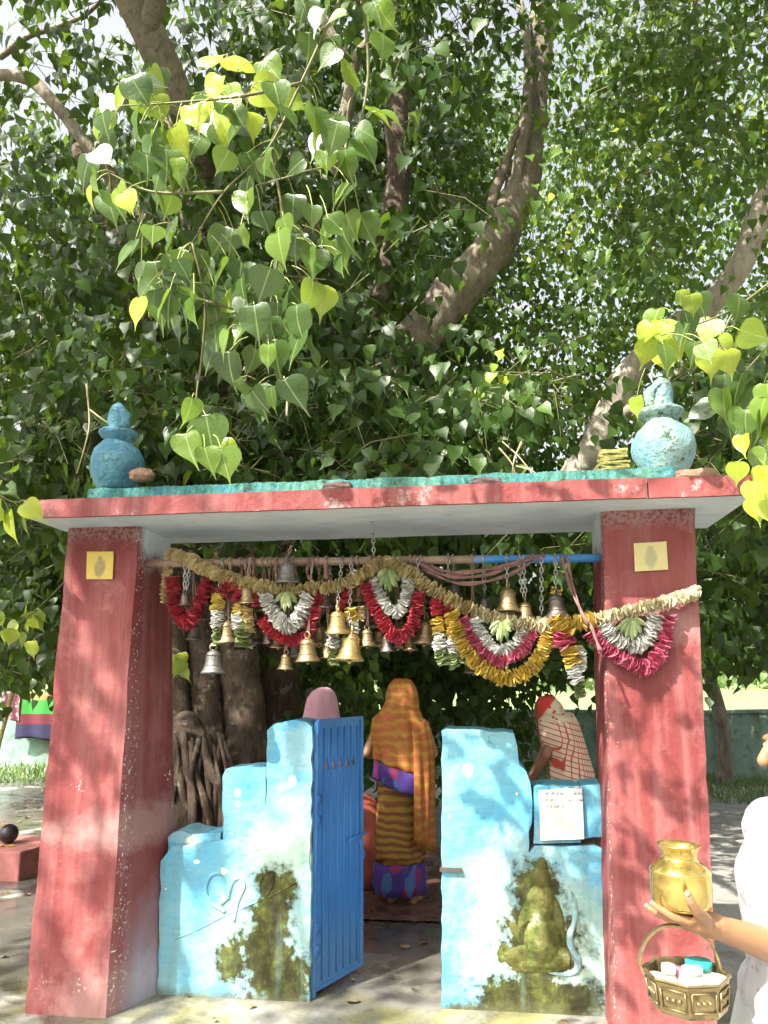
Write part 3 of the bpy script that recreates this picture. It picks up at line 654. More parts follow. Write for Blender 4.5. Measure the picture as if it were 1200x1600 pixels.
def bell_meshes():
    d = {}
    d['b'] = MB().lathe(BELLP, (0, 0, 0), 20, caps=False)
    r = MB(); r.lathe([(0.305, 0.70), (0.335, 0.715), (0.335, 0.735), (0.30, 0.75)], (0, 0, 0), 20, caps=False); r.lathe([(0.345, 0.33), (0.375, 0.325), (0.385, 0.30), (0.365, 0.27)], (0, 0, 0), 20, caps=False); d['r'] = r
    lp = [(0.13*math.cos(a), 0, 1.05+0.15*math.sin(a)) for a in np.linspace(0, 2*math.pi, 15)]
    d['l'] = MB().tube(lp, 0.045, 8, caps=False).tube([(0, 0, 0.90), (0, 0, 0.97)], [0.10, 0.06], 10)
    d['c'] = MB().tube([(0, 0, 0.78), (0, 0, 0.05)], 0.018, 6).ball((0, 0, -0.04), 0.085, 10, 7)
    return {k: v for k, v in d.items()}
BMM = bell_meshes(); BME = {}
def bell_me(key, mname):
    if (key, mname) not in BME:
        me = bpy.data.meshes.new('bell_'+key); b = BMM[key]; me.from_pydata(b.v, [], b.f); me.materials.append(BM[mname])
        me.polygons.foreach_set('use_smooth', [True]*len(me.polygons)); BME[(key, mname)] = me
    return BME[(key, mname)]
def chain_mb(p, q, link=0.030, wire=0.0032, wd=0.008):
    """links threaded from p up to q"""
    p, q = np.asarray(p, float), np.asarray(q, float); L = np.linalg.norm(q-p); n = max(2, int(L/(link*0.72))); d = (q-p)/L; mb = MB()
    a = np.cross(d, [0, 1, 0.1]); a /= np.linalg.norm(a); b = np.cross(d, a)
    for i in range(n):
        c = p+(q-p)*(i+0.5)/n; s = a if i % 2 else b; P = []
        for k in range(9):
            t = 2*math.pi*k/8; P.append(c+d*math.cos(t)*link*0.5+s*math.sin(t)*wd)
        mb.tube(P, wire, 5, caps=False)
    return mb
def add_bell(u, v, w, kind, dy, hang, label):
    dy *= 1.8; Y = YR+dy; p = at(u, v, Y); s = w*(Y-CAM[1])/math.cos(YAW)/F*1.07
    t = thing('temple_bell', p, label, 'bell', 'bells hung from the rail')
    rz = random.uniform(0, 3.1); tl = (random.uniform(-.07, .07), random.uniform(-.07, .07))
    for key, nm in (('b', 'bell_body'), ('r', 'band'), ('l', 'hanging_loop'), ('c', 'clapper')):
        o = bpy.data.objects.new(nm, bell_me(key, kind)); COL.objects.link(o); o.parent = t
        o.scale = (s, s, s); o.rotation_euler = (tl[0], tl[1], rz)
    top = p+np.array([0, 0, s*1.17])
    q = np.array([p[0]+random.uniform(-.012, .012), YR-0.024 if dy < 0.0 else YR+0.024, rail_z(p[0])+0.005])
    if top[2] > q[2]-0.03: q[2] = top[2]+0.06
    if hang == 'chain': o = chain_mb(top, q).build('chain', M_CHAIN, t)
    elif hang == 'two':
        mb = chain_mb(top+np.array([-.006, 0, 0]), q+np.array([-.012, 0, 0])); m2 = chain_mb(top+np.array([.006, 0, 0]), q+np.array([.014, 0, 0.01])); mb.add(m2.v, m2.f); mb.build('chain', M_CHAIN, t)
    else:
        mb = MB(); k = np.array([0.005, 0, 0]); mb.tube([top-k, (top+q)/2+np.array([0.006, 0.004, 0]), q-k*1.5], 0.004, 6, n=8); mb.tube([top+k, (top+q)/2+np.array([-.005, -.004, 0]), q+k*1.5], 0.004, 6, n=8); mb.build('cord', M_THREAD, t)
    lp = [np.array([q[0], YR, rail_z(q[0])])+np.array([0.003*math.sin(a*2), 0.0255*math.cos(a), 0.0255*math.sin(a)]) for a in np.linspace(0, 2*math.pi, 15)]
    MB().tube(lp, 0.0042, 5, caps=False).build('tie', M_THREAD if hang == 'cord' else M_CHAIN, t)
BELLS = [
 (304, 906, 22, 'dark', .04, 'cord', 'small dark bell half hidden above the leftmost red garland loop'),
 (336, 914, 27, 'dark', .02, 'cord', 'dark bell just right of the leftmost red garland loop, near the pole'),
 (289, 946, 20, 'dark', -.03, 'two', 'narrow dark bell on a double chain inside the leftmost red loop'),
 (318, 968, 30, 'dark', .05, 'cord', 'dark bell behind the bottom right of the leftmost red loop'),
 (357, 938, 24, 'dark', .0, 'cord', 'small dark bell between the two leftmost hanging tassels'),
 (355, 1004, 34, 'brass', -.02, 'cord', 'dull brass bell at the foot of the leftmost hanging tassel'),
 (333, 1052, 36, 'grey', -.04, 'chain', 'grey bell hanging lowest at the left, before the dark trunk'),
 (398, 1005, 28, 'dark', .04, 'cord', 'dark bell right of the second tassel, before the thick trunk'),
 (387, 943, 30, 'brass', -.03, 'cord', 'brass bell above the second tassel from the left'),
 (411, 955, 26, 'brass', .02, 'cord', 'small brass bell left of the white loop on the left half'),
 (449, 912, 36, 'grey', -.04, 'cord', 'dusty grey bell hung highest, above the yellow garland on the left'),
 (506, 951, 36, 'dark', .0, 'cord', 'dark bell right of the white loop on the left half'),
 (467, 980, 36, 'brass', .06, 'cord', 'dull brass bell behind the white loop on the left half'),
 (435, 1012, 28, 'brass', .03, 'cord', 'brass bell below the left end of the lower red loop'),
 (446, 1046, 24, 'brass', .0, 'cord', 'small brass bell hanging lowest under the white and red loops'),
 (481, 1034, 36, 'brass', -.04, 'cord', 'brass bell lowest of the pair right of the lower red loop'),
 (498, 1008, 32, 'brass', .05, 'cord', 'dull bell behind and above the brass bell right of the lower red loop'),
 (527, 990, 35, 'gold', -.06, 'chain', 'shiny gold bell on a chain, the higher of the two gold bells'),
 (546, 1032, 42, 'gold', -.05, 'chain', 'large shiny gold bell, the lower of the two gold bells'),
 (561, 940, 28, 'brass', .02, 'cord', 'small brass bell just left of the central red loop'),
 (578, 982, 36, 'dark', .03, 'cord', 'dark bell left of the tip of the central red loop'),
 (574, 1010, 26, 'brass', -.02, 'cord', 'small brass bell right of the large gold bell'),
 (594, 1010, 28, 'brass', .05, 'cord', 'brass bell under the left side of the central red loop'),
 (622, 1012, 36, 'brass', .06, 'cord', 'dull brass bell below the tip of the central red loop'),
 (663, 1006, 36, 'brass', .0, 'cord', 'brass bell right of the central red loop'),
 (711, 936, 22, 'dark', .06, 'cord', 'small dark bell behind the mauve cloth strips'),
 (758, 956, 22, 'dark', .05, 'chain', 'small dark bell left of the chained brass bell on the right half'),
 (794, 956, 36, 'brass', -.04, 'chain', 'brass bell on a single chain above the large yellow loop'),
 (821, 972, 30, 'brass', -.03, 'two', 'brass bell on two long chains above the large yellow loop'),
 (871, 966, 36, 'dark', -.02, 'chain', 'dark purple bell with yellow petals on top near the right pillar'),
 (418, 1006, 22, 'dark', .02, 'cord', 'small dark bell between the second tassel and the lower red loop'),
 (462, 1026, 21, 'grey', .03, 'cord', 'small grey bell behind the lowest point of the lower red loop'),
 (512, 1028, 24, 'brass', .01, 'cord', 'weathered bell just left of the large gold bell, a little higher'),
 (560, 1004, 22, 'brass', .05, 'cord', 'small weathered bell behind the right rim of the large gold bell'),
 (606, 1018, 24, 'dark', .01, 'cord', 'small dark bell under the central red loop, left of its tip'),
 (641, 1016, 22, 'brass', .03, 'cord', 'small brass bell under the central red loop, right of its tip'),
 (588, 958, 22, 'grey', .06, 'cord', 'small grey bell inside the left arm of the central red loop'),
 (519, 950, 22, 'brass', .05, 'chain', 'small brass bell behind the chain of the higher gold bell'),
 (432, 966, 22, 'dark', .06, 'cord', 'small dark bell inside the white loop on the left half'),
 (373, 1018, 22, 'dark', .03, 'cord', 'small dark bell below the green foot of the second tassel'),
 (303, 1000, 24, 'dark', .04, 'cord', 'dark bell straight below the leftmost red loop'),
 (651, 960, 22, 'dark', .06, 'cord', 'small dark bell beside the right arm of the central red loop'),
 (740, 1052, 28, 'dark', .08, 'cord', 'dark bell behind the lower left of the large yellow loop'),
]
for b in BELLS: add_bell(*b)
# a few bare chains left on the rail
for u, v0, v1, lab in ((653, 935, 874, 'short bare chain on the pole right of the central peak'), (700, 905, 866, 'bare chain on the pole left of the mauve cloth strips'), (846, 962, 872, 'bare thin chain on the pole between double chain and dark bell'), (584, 870, 846, 'short chain above the pole at the central garland peak')):
    c = chain_mb(at(u, v0, YR-0.03), at(u, v1, YR-0.03) if v1 > 850 else np.array([at(u, v1, YR)[0], YR-0.03, ZS+0.004])).build('bare_chain', M_CHAIN, origin=at(u, v0, YR-0.03)); tag(c, lab, 'chain', 'bare chains on the rail')

# ------------------------------------------------------------------ garlands of threaded petals
def m_petal(name, a, b):
    t = NT(name); c = t.mix(t.attr('tone'), a, b); p = t.bsdf(c, 0.65, 0, None, 0.3)
    tr = t.n('ShaderNodeBsdfTranslucent'); t.put(tr.inputs[0], c); mx = t.n('ShaderNodeMixShader'); mx.inputs[0].default_value = 0.25
    t.t.links.new(p, mx.inputs[1]); t.t.links.new(tr.outputs[0], mx.inputs[2]); return t.done(mx.outputs[0])
PM = {'yellow': m_petal('yellow_petals', (0.64, 0.42, 0.04), (0.84, 0.68, 0.22)), 'straw': m_petal('straw_petals', (0.56, 0.44, 0.18), (0.78, 0.67, 0.40)),
      'cream': m_petal('cream_petals', (0.66, 0.56, 0.32), (0.82, 0.76, 0.55)), 'red': m_petal('red_petals', (0.42, 0.03, 0.05), (0.66, 0.12, 0.15)),
      'pink': m_petal('pink_petals', (0.55, 0.06, 0.14), (0.78, 0.26, 0.36)), 'white': m_petal('white_petals', (0.66, 0.66, 0.60), (0.86, 0.86, 0.82)),
      'green': m_petal('green_leaflets', (0.14, 0.20, 0.06), (0.42, 0.48, 0.24))}
def petal_string(name, P, R, mat, parent, dens=0.0062):
    """ruffled petal discs threaded along a path"""
    P = np.asarray(P, float); Q = catmull(P, 80); L = np.sum(np.linalg.norm(np.diff(Q, axis=0), axis=1)); n = max(4, int(L/dens))
    Q = catmull(P, n); T, N, B = frames(Q); V = []; Fc = []; tone = []
    R = np.interp(np.linspace(0, 1, n), np.linspace(0, 1, len(R)), R) if hasattr(R, '__len__') else R*np.ones(n)
    for i in range(n):
        tl = RNG.normal(0, 0.22, 2); t = T[i]+N[i]*tl[0]+B[i]*tl[1]; t /= np.linalg.norm(t)
        a = N[i]-t*(N[i]@t); a /= np.linalg.norm(a); b = np.cross(t, a); k = len(V); m = 11; ph = random.random()*6; w = random.choice((2, 3)); rr = R[i]*random.uniform(0.92, 1.18)
        V.append(Q[i]+t*0.004); V.append(Q[i]-t*0.004)
        off = (N[i]*RNG.normal()+B[i]*RNG.normal())*R[i]*0.07
        for j in range(m):
            th = 2*math.pi*j/m; r = rr*(1+0.12*math.sin(w*th+ph)+random.uniform(-.06, .06))
            V.append(Q[i]+off+(a*math.cos(th)+b*math.sin(th))*r+t*(0.0055*math.sin((w+1)*th+ph*2)+random.uniform(-.002, .002)))
        tn = random.betavariate(2.2, 2.2)
        for j in range(m):
            Fc.append((k, k+2+j, k+2+(j+1) % m)); Fc.append((k+1, k+2+(j+1) % m, k+2+j)); tone += [tn, tn*0.9]
    o = mesh_obj(name, V, Fc, mat, parent)
    at_ = o.data.attributes.new('tone', 'FLOAT', 'FACE'); at_.data.foreach_set('value', tone); stuff(o)
    return o
K_ = lambda Y: (Y-CAM[1])/math.cos(YAW)/F
def gstr(nm, px, wpx, col, parent, Y):
    Ys = Y if hasattr(Y, '__len__') else [Y]*len(px)
    P = [at(u, v, y) for (u, v), y in zip(px, Ys)]
    return petal_string(nm, P, wpx/2*1.14*K_(np.mean(Ys)), PM[col], parent)
def fan(px, c, col, parent, Y, k=9):
    """a fan of green leaflets between two garland strings"""
    for _ in (0,):
        V = []; Fc = []; tone = []; c3 = at(*c, Y)
        for i, (u, v) in enumerate(px):
            for rep in range(2):
                e = at(u+random.uniform(-3, 3), v+random.uniform(-3, 3), Y-0.012-0.014*rep); d = e-c3; L = np.linalg.norm(d); d /= L; s = np.cross(d, [0, 1, 0]); s /= np.linalg.norm(s); kk = len(V); w = 0.011
                for t, ww in ((0.15, .4), (0.5, 1), (0.8, .9), (1.0, .25)):
                    for g_ in (-1, 0, 1): V.append(c3+d*L*t+s*g_*w*ww+np.array([0, -0.012*math.sin(t*3)-(0.006 if g_ == 0 else 0)-0.006*rep, 0]))
                tn = random.random()
                for r in range(3):
                    for q in range(2): a = kk+r*3+q; Fc.append((a, a+3, a+4, a+1)); tone.append(tn)
        o = mod_solid(mesh_obj('green_leaflets', V, Fc, PM[col], parent), 0.003); a_ = o.data.attributes.new('tone', 'FLOAT', 'FACE'); a_.data.foreach_set('value', tone); stuff(o)
GG = 'petal garlands across the gateway'
YG = -0.26
def garland(px, label): p = at(*px, YG); return thing('garland', p, label, 'garland', GG)
G0 = garland((605, 880), 'long yellow petal garland draped from the left pillar across to the right pillar')
mp = [(266, 868, -.16), (292, 874, -.20), (330, 893, -.24), (372, 908, -.25), (420, 919, -.25), (480, 920, -.25), (535, 914, -.25), (570, 895, -.25), (590, 882, -.25), (608, 880, -.25), (640, 897, -.25), (690, 930, -.25), (740, 955, -.26), (790, 970, -.28), (840, 977, -.30), (885, 975, -.33), (930, 968, -.345), (1000, 951, -.345), (1050, 938, -.345), (1093, 924, -.335)]
def seg(i, j, w, col, nm): gstr(nm, [(a, b) for a, b, c in mp[i:j+1]], w, col, G0, [c for a, b, c in mp[i:j+1]])
seg(0, 4, 20, 'straw', 'straw_string'); seg(4, 9, 19, 'straw', 'straw_string'); seg(9, 12, 20, 'straw', 'straw_string'); seg(12, 15, 19, 'cream', 'cream_string'); seg(15, 16, 22, 'yellow', 'yellow_string'); seg(16, 19, 17, 'cream', 'cream_string')
gstr('dangling_end', [(268, 866), (262, 890), (259, 915), (258, 940)], 14, 'straw', G0, [-.17, -.18, -.18, -.18])
gstr('yellow_knot', [(868, 966), (888, 985)], 24, 'yellow', G0, -.34)
g = garland((290, 975), 'plain red petal loop hanging leftmost beside the left pillar')
gstr('red_string', [(270, 902), (271, 930), (278, 958), (291, 974), (304, 962), (314, 935), (326, 904)], 20, 'red', g, -.215)
g = garland((340, 1000), 'hanging tassel of red, yellow, white and green petals, leftmost')
gstr('red_string', [(362, 903), (354, 916), (345, 930)], 19, 'red', g, -.25); gstr('yellow_string', [(343, 930), (340, 942), (339, 954)], 19, 'yellow', g, -.25); gstr('white_string', [(339, 955), (340, 968), (341, 980)], 19, 'white', g, -.25); gstr('green_string', [(341, 981), (341, 992), (340, 1006)], 18, 'green', g, -.25)
g = garland((380, 1005), 'hanging tassel of red, yellow and white petals over green, second from left')
gstr('red_string', [(372, 918), (372, 928), (373, 938)], 18, 'red', g, -.25); gstr('yellow_string', [(371, 945), (371, 958)], 14, 'yellow', g, -.25); gstr('white_string', [(369, 960), (370, 972), (371, 984)], 15, 'white', g, -.25); gstr('yellow_string', [(386, 950), (387, 968), (388, 986)], 16, 'straw', g, -.245); gstr('green_string', [(378, 986), (380, 998), (381, 1010)], 24, 'green', g, -.25)
g = garland((450, 985), 'white petal loop with a red loop beneath it, left of centre')
gstr('white_string', [(415, 930), (422, 950), (435, 968), (450, 979), (464, 969), (474, 950), (482, 930)], 20, 'white', g, -.265)
gstr('red_string', [(410, 968), (424, 986), (445, 998), (462, 1000), (480, 992), (488, 965), (494, 940), (502, 932)], 17, 'red', g, -.235)
fan([(434, 938), (440, 948), (448, 956), (456, 952), (464, 940)], (448, 922), 'green', g, -.25)
gstr('red_tuft', [(402, 930), (402, 946)], 16, 'red', g, -.24)
g = garland((548, 1000), 'hanging tassel of yellow, white and green petals left of the central peak')
gstr('red_string', [(540, 922), (540, 936), (529, 950)], 13, 'red', g, -.24); gstr('yellow_string', [(549, 950), (549, 970)], 18, 'yellow', g, -.25); gstr('white_string', [(522, 985), (521, 1000), (521, 1010)], 17, 'white', g, -.24); gstr('white_tuft', [(551, 975), (552, 990)], 17, 'white', g, -.25); gstr('green_string', [(521, 1012), (521, 1026), (523, 1038)], 15, 'green', g, -.24); gstr('straw_string', [(564, 948), (564, 968)], 12, 'straw', g, -.24)
g = garland((620, 995), 'red petal loop around a white loop under the central peak')
gstr('red_string', [(573, 912), (581, 938), (594, 965), (610, 988), (625, 996), (640, 984), (650, 958), (655, 925)], 18, 'red', g, -.262)
gstr('white_string', [(584, 905), (592, 928), (604, 948), (618, 958), (630, 945), (637, 922), (639, 905)], 17, 'white', g, -.258)
fan([(592, 905), (597, 914), (604, 920), (612, 922), (619, 918), (625, 908)], (606, 886), 'green', g, -.262)
g = garland((690, 1030), 'pair of red, yellow, white and green petal tassels right of centre')
gstr('red_string', [(681, 938), (682, 950), (683, 960)], 18, 'red', g, -.262); gstr('yellow_string', [(684, 966), (685, 978), (686, 988)], 18, 'yellow', g, -.262); gstr('white_string', [(687, 990), (687, 1004), (687, 1015)], 17, 'white', g, -.262); gstr('green_string', [(688, 1016), (690, 1028), (693, 1038)], 16, 'green', g, -.262)
gstr('red_string', [(698, 946), (699, 964)], 14, 'red', g, -.25); gstr('yellow_string', [(704, 965), (705, 980), (706, 994)], 16, 'yellow', g, -.252); gstr('white_string', [(708, 996), (709, 1008), (708, 1018)], 17, 'white', g, -.252); gstr('green_string', [(708, 1020), (709, 1032), (711, 1042)], 16, 'green', g, -.252); gstr('green_string', [(721, 1012), (724, 1024), (726, 1036)], 14, 'green', g, -.252)
g = garland((790, 1062), 'largest loop of yellow, crimson and white petals round a green fan')
gstr('yellow_string', [(704, 958), (716, 990), (732, 1022), (758, 1046), (788, 1060), (818, 1052), (840, 1032), (853, 1005), (861, 980)], 20, 'yellow', g, -.30)
gstr('pink_string', [(723, 966), (735, 994), (752, 1018), (775, 1032), (798, 1028), (818, 1012), (832, 990)], 18, 'pink', g, -.292)
gstr('white_string', [(740, 968), (750, 990), (764, 1008), (782, 1018), (800, 1010), (814, 995), (821, 980)], 18, 'white', g, -.288)
fan([(764, 982), (770, 992), (777, 1000), (784, 1003), (792, 998), (800, 988), (803, 980)], (784, 968), 'green', g, -.285)
g = garland((895, 1070), 'petal tassel of crimson, yellow and white hanging just left of the right pillar')
gstr('red_string', [(880, 990), (882, 1002), (884, 1008)], 28, 'pink', g, -.335); gstr('yellow_string', [(890, 1012), (892, 1024), (894, 1036)], 24, 'yellow', g, -.335); gstr('white_string', [(895, 1038), (898, 1052), (902, 1066)], 17, 'white', g, -.335); gstr('white_string', [(906, 1010), (908, 1030), (907, 1046)], 14, 'white', g, -.32); gstr('green_string', [(903, 1066), (906, 1078), (908, 1088)], 15, 'green', g, -.33)
g = garland((1005, 1045), 'pink petal loop round a white loop on the right pillar')
gstr('pink_string', [(922, 988), (942, 1008), (965, 1024), (990, 1038), (1008, 1044), (1026, 1030), (1036, 1005), (1044, 962)], 21, 'pink', g, -.335)
gstr('white_string', [(942, 974), (955, 993), (972, 1004), (990, 1008), (1006, 1002), (1018, 986), (1027, 964)], 22, 'white', g, -.337)
fan([(964, 982), (970, 990), (978, 997), (986, 1000), (994, 997), (1002, 988), (1007, 976)], (986, 962), 'green', g, -.335)

# cloth strips wound round the rail
M_MAUVE = simple('faded_mauve_cloth', (0.22, 0.115, 0.105), 0.9, var=0.35, scale=25)
def ribbon(label, paths, nm='cloth_strip'):
    V = None; t = thing(nm, at(*paths[0][0][:2], YR), label, 'cloth', 'cloth strips tied on the rail')
    for px in paths:
        P = [at(u, v, YR+dy) for u, v, dy in px]; mb = MB(); Q = catmull(P, 26); T, N, B = frames(Q); Vv = []; Fc = []
        for i in range(26):
            s = np.array([0, 0, 1.0]); s = s-T[i]*(s@T[i]); s /= np.linalg.norm(s)+1e-9; w = 0.0075+0.003*math.sin(i*0.8); bb = np.cross(T[i], s)
            for g_ in (-1, -0.3, 0.4, 1): Vv.append(Q[i]+s*w*g_+bb*0.006*math.sin(g_*3+i*0.4))
        for i in range(25):
            for j in range(3): a = i*4+j; Fc.append((a, a+4, a+5, a+1))
        mod_solid(mesh_obj('strip', Vv, Fc, M_MAUVE, t, smooth=True), 0.003)
    return t
ribbon('faded mauve cloth strips sagging along the right half of the pole', [[(655, 880, -.03), (700, 900, -.05), (760, 898, -.05), (830, 872, -.03)], [(662, 890, -.03), (720, 912, -.05), (790, 900, -.05), (850, 866, -.02)], [(668, 885, -.02), (715, 895, -.06), (780, 886, -.05), (835, 868, -.02)]])
ribbon('long mauve cloth strip hanging from the blue pole end past the garland', [[(885, 866, -.03), (892, 905, -.06), (905, 945, -.13), (925, 985, -.25), (938, 1018, -.27)], [(876, 868, -.03), (886, 900, -.05), (900, 940, -.12), (918, 975, -.25)]])
ribbon('short brown thread knots on the left half of the pole', [[(398, 872, -.025), (396, 900, -.03), (400, 925, -.03)], [(486, 872, -.025), (480, 895, -.035), (492, 915, -.03)], [(383, 874, -.025), (385, 905, -.035)], [(430, 872, -.025), (432, 912, -.03)], [(508, 872, -.025), (510, 905, -.03)]], 'thread_knot')
yp = MB()
for i in range(14): c = at(868+random.uniform(-9, 12), 924+random.uniform(-7, 7), YR-0.03); yp.ball(c, (0.012, 0.003, 0.007), 6, 4, rotz(random.uniform(0, 3))@rotx(random.uniform(0, 3)))
o = yp.build('yellow_flower', PM['yellow'], origin=at(868, 926, YR-.03)); tag(o, 'small yellow flower stuck on top of the dark purple bell', 'flower')

# papers glued on the pillars
def m_sticker(name, cx, cz, a, b):
    t = NT(name); co = t.pos(); x, y, z = t.sep(co); n = t.noise(co, 40, 4)
    m = t.spots(co, [(cx, cz-0.012, 0.030, 0.050), (cx, cz+0.03, 0.016, 0.02)], 0.25, 25)
    c = t.mix(t.math('MULTIPLY', m, 0.75), a, b)
    c = t.mix(t.math('MULTIPLY', t.step(n, 0.5, 0.7), 0.3), c, (0.5, 0.42, 0.25))
    return t.done(t.bsdf(c, 0.5))
for (a, b, c_, d, lab, ca, cb) in (((136, 862), (178, 862), (176, 905), (135, 905), 'yellow printed paper with a dark figure glued on the left red pillar', (0.62, 0.46, 0.08), (0.22, 0.18, 0.10)),
                          ((990, 849), (1041, 846), (1044, 890), (992, 893), 'pale faded yellow paper glued on the right red pillar', (0.62, 0.54, 0.24), (0.34, 0.32, 0.20))):
    q = [at(u, v, -0.2985) for u, v in (d, c_, b, a)]; cc = np.mean(q, axis=0)
    V = []; n = 6
    for j in range(n+1):
        for i in range(n+1):
            s, t = i/n, j/n; p = (q[0]*(1-s)+q[1]*s)*(1-t)+(q[3]*(1-s)+q[2]*s)*t; p = p.copy(); p[1] = -0.2995-0.0015*abs(mnoise.noise(Vector(p*20)))-(0.006 if (i, j) == (n, n) else 0); V.append(p)
    Fc = [(j*(n+1)+i, j*(n+1)+i+1, (j+1)*(n+1)+i+1, (j+1)*(n+1)+i) for j in range(n) for i in range(n)]
    o = mod_solid(mesh_obj('glued_paper', V, Fc, m_sticker('printed_yellow_paper', cc[0], cc[2], ca, cb), origin=cc), 0.0012); tag(o, lab, 'poster')

# stones and bricks lying on the roof
M_STONE = simple('brown_stone', (0.22, 0.13, 0.08), 0.9, var=0.4, scale=14, bumpk=0.6, dist=0.01)
M_DSTONE = simple('dark_stone', (0.085, 0.05, 0.045), 0.9, var=0.4, scale=14, bumpk=0.6, dist=0.01)
M_MBRICK = simple('mossy_brick', (0.22, 0.20, 0.06), 0.95, var=0.5, scale=16, bumpk=0.7, dist=0.01)
def stone(u0, u1, v0, v1, Y, dep, mat, label, name='stone', z0=None, sq=0.35):
    a = at(u0, v1, Y); b = at(u1, v0, Y); c = (a+b)/2; h = np.array([abs(b[0]-a[0])/2, dep/2, abs(b[2]-a[2])/2])
    if z0 is not None: c[2] = z0+h[2]
    bm = bmesh.new(); bmesh.ops.create_cube(bm, size=2); bmesh.ops.subdivide_edges(bm, edges=bm.edges[:], cuts=4, use_grid_fill=True)
    for v_ in bm.verts:
        p = np.array(v_.co); n_ = np.linalg.norm(p); s = p/n_*1.25; p = p*(1-sq)+s*sq; p = p*(1+0.22*mnoise.noise(Vector(p*1.3+c*3)))
        v_.co = Vector(np.array([p[0]*h[0], p[1]*h[1], p[2]*h[2]]))
    o = bm_obj(name, bm, mat, smooth=True); o.location = c; o.rotation_euler = (0, 0, random.uniform(-.1, .1))
    o.data.polygons.foreach_set('use_smooth', [False]*len(o.data.polygons))
    return tag(o, label, 'brick' if 'brick' in name else 'stone', 'loose stones on the gateway roof')
stone(205, 238, 733, 752, -0.33, 0.08, M_STONE, 'small brown stone beside the left finial pot', sq=0.75)
stone(1058, 1116, 735, 756, -0.43, 0.12, M_STONE, 'broad brown stone at the right end of the roof below the right pot', sq=0.6)
stone(934, 980, 723, 739, -0.02, 0.12, M_MBRICK, 'lower mossy brick beside the right finial pot', 'brick', sq=0.12)
stone(936, 979, 705, 724, -0.02, 0.12, M_MBRICK, 'upper mossy brick stacked beside the right finial pot', 'brick', sq=0.2)
stone(508, 550, 756, 770, -0.46, 0.10, M_DSTONE, 'dark lump on the slab edge, leftmost of three')
stone(738, 782, 749, 764, -0.46, 0.10, M_DSTONE, 'dark lump on the slab edge, middle of three')
stone(876, 930, 752, 764, -0.46, 0.10, M_DSTONE, 'flat dark lump on the slab edge, rightmost of three')

# ------------------------------------------------------------------ peepal tree
T0 = at(360, 1250, 1.75)
PT = thing('peepal_tree', (T0[0], 1.75, 0), 'great old fig tree with heart shaped leaves spreading over the gateway', 'tree')
def limb(name, px, rad, mat=M_BARK, seg=14, lump=0.16, ls=3.5, n=None, par=PT):
    P = [at(u, v, Y) for u, v, Y in px]
    return MB().tube(P, rad, seg, n=n or len(px)*7, lump=lump, lscale=ls).build(name, mat, par)
def limbw(name, P, rad, mat=M_BARK, seg=12, lump=0.16, ls=3.5, n=None, par=PT):
    return MB().tube(P, rad, seg, n=n or len(P)*7, lump=lump, lscale=ls).build(name, mat, par)
limb('trunk', [(395, 1420, 1.7), (388, 1250, 1.7), (378, 1100, 1.7), (370, 1000, 1.75), (352, 860, 1.8), (345, 740, 1.9), (330, 560, 2.0), (310, 380, 2.1), (290, 200, 2.2)], [.30, .20, .165, .155, .17, .20, .18, .15, .10], M_ROOT, seg=20, ls=5)
limb('trunk', [(318, 1400, 1.5), (325, 1220, 1.5), (322, 1120, 1.55), (318, 1040, 1.6), (300, 940, 1.65), (285, 840, 1.7), (250, 640, 1.9), (200, 420, 2.1), (120, 230, 2.2)], [.22, .14, .12, .11, .12, .13, .12, .09, .06], M_ROOT, 18, ls=5)
limb('trunk', [(285, 1420, 1.3), (276, 1200, 1.35), (272, 1100, 1.4), (270, 980, 1.5), (262, 860, 1.6), (240, 700, 1.8)], [.20, .13, .10, .09, .10, .10], M_ROOT, 18, ls=5)
limb('trunk', [(350, 1400, 1.9), (348, 1200, 1.9), (340, 1050, 1.9), (325, 950, 1.95), (312, 860, 2.0), (330, 700, 2.1)], [.18, .13, .12, .13, .14, .14], M_ROOT, 16, ls=5)
limb('trunk', [(440, 1420, 2.3), (430, 1200, 2.3), (425, 1040, 2.3), (410, 900, 2.3), (400, 760, 2.3)], [.30, .24, .22, .24, .24], M_ROOT, 18, ls=4)
# root plate with fused strands
limb('root_mass', [(300, 1460, 1.15), (302, 1330, 1.15), (296, 1230, 1.15), (292, 1165, 1.2), (285, 1120, 1.3)], [.34, .28, .20, .15, .08], M_ROOT, 22, lump=0.32, ls=6, n=30)
for i in range(26):
    u = 258+random.random()*90; v = 1140+random.random()*40; du = random.uniform(-18, 32)
    limb('aerial_root', [(u, v, 1.08-random.random()*.05), (u+du*.5+random.uniform(-8, 8), v+50, 1.0-random.random()*.08), (u+du+random.uniform(-8, 8), v+110, .93-random.random()*.06), (u+du*1.3, v+190, .88)], [.008+.016*random.random(), .014+.02*random.random(), .012+.016*random.random(), .02], M_ROOT, 7, 0.25, 12, 16)
# big limb rising right of centre
limb('limb', [(356, 900, 1.85), (430, 760, 2.1), (540, 640, 2.3), (640, 540, 2.45), (700, 468, 2.5), (760, 400, 2.5), (805, 320, 2.5), (828, 230, 2.5), (838, 120, 2.5), (850, -20, 2.6), (860, -160, 2.8)], [.20, .20, .20, .20, .20, .19, .16, .135, .12, .12, .10], seg=18, ls=4)
limb('limb', [(770, 370, 2.5), (768, 320, 2.42), (785, 270, 2.4), (810, 200, 2.35)], [.07, .05, .045, .03])
limb('limb', [(806, 330, 2.45), (808, 270, 2.35), (822, 190, 2.3), (826, 90, 2.35), (812, 0, 2.4)], [.06, .055, .05, .045, .03])
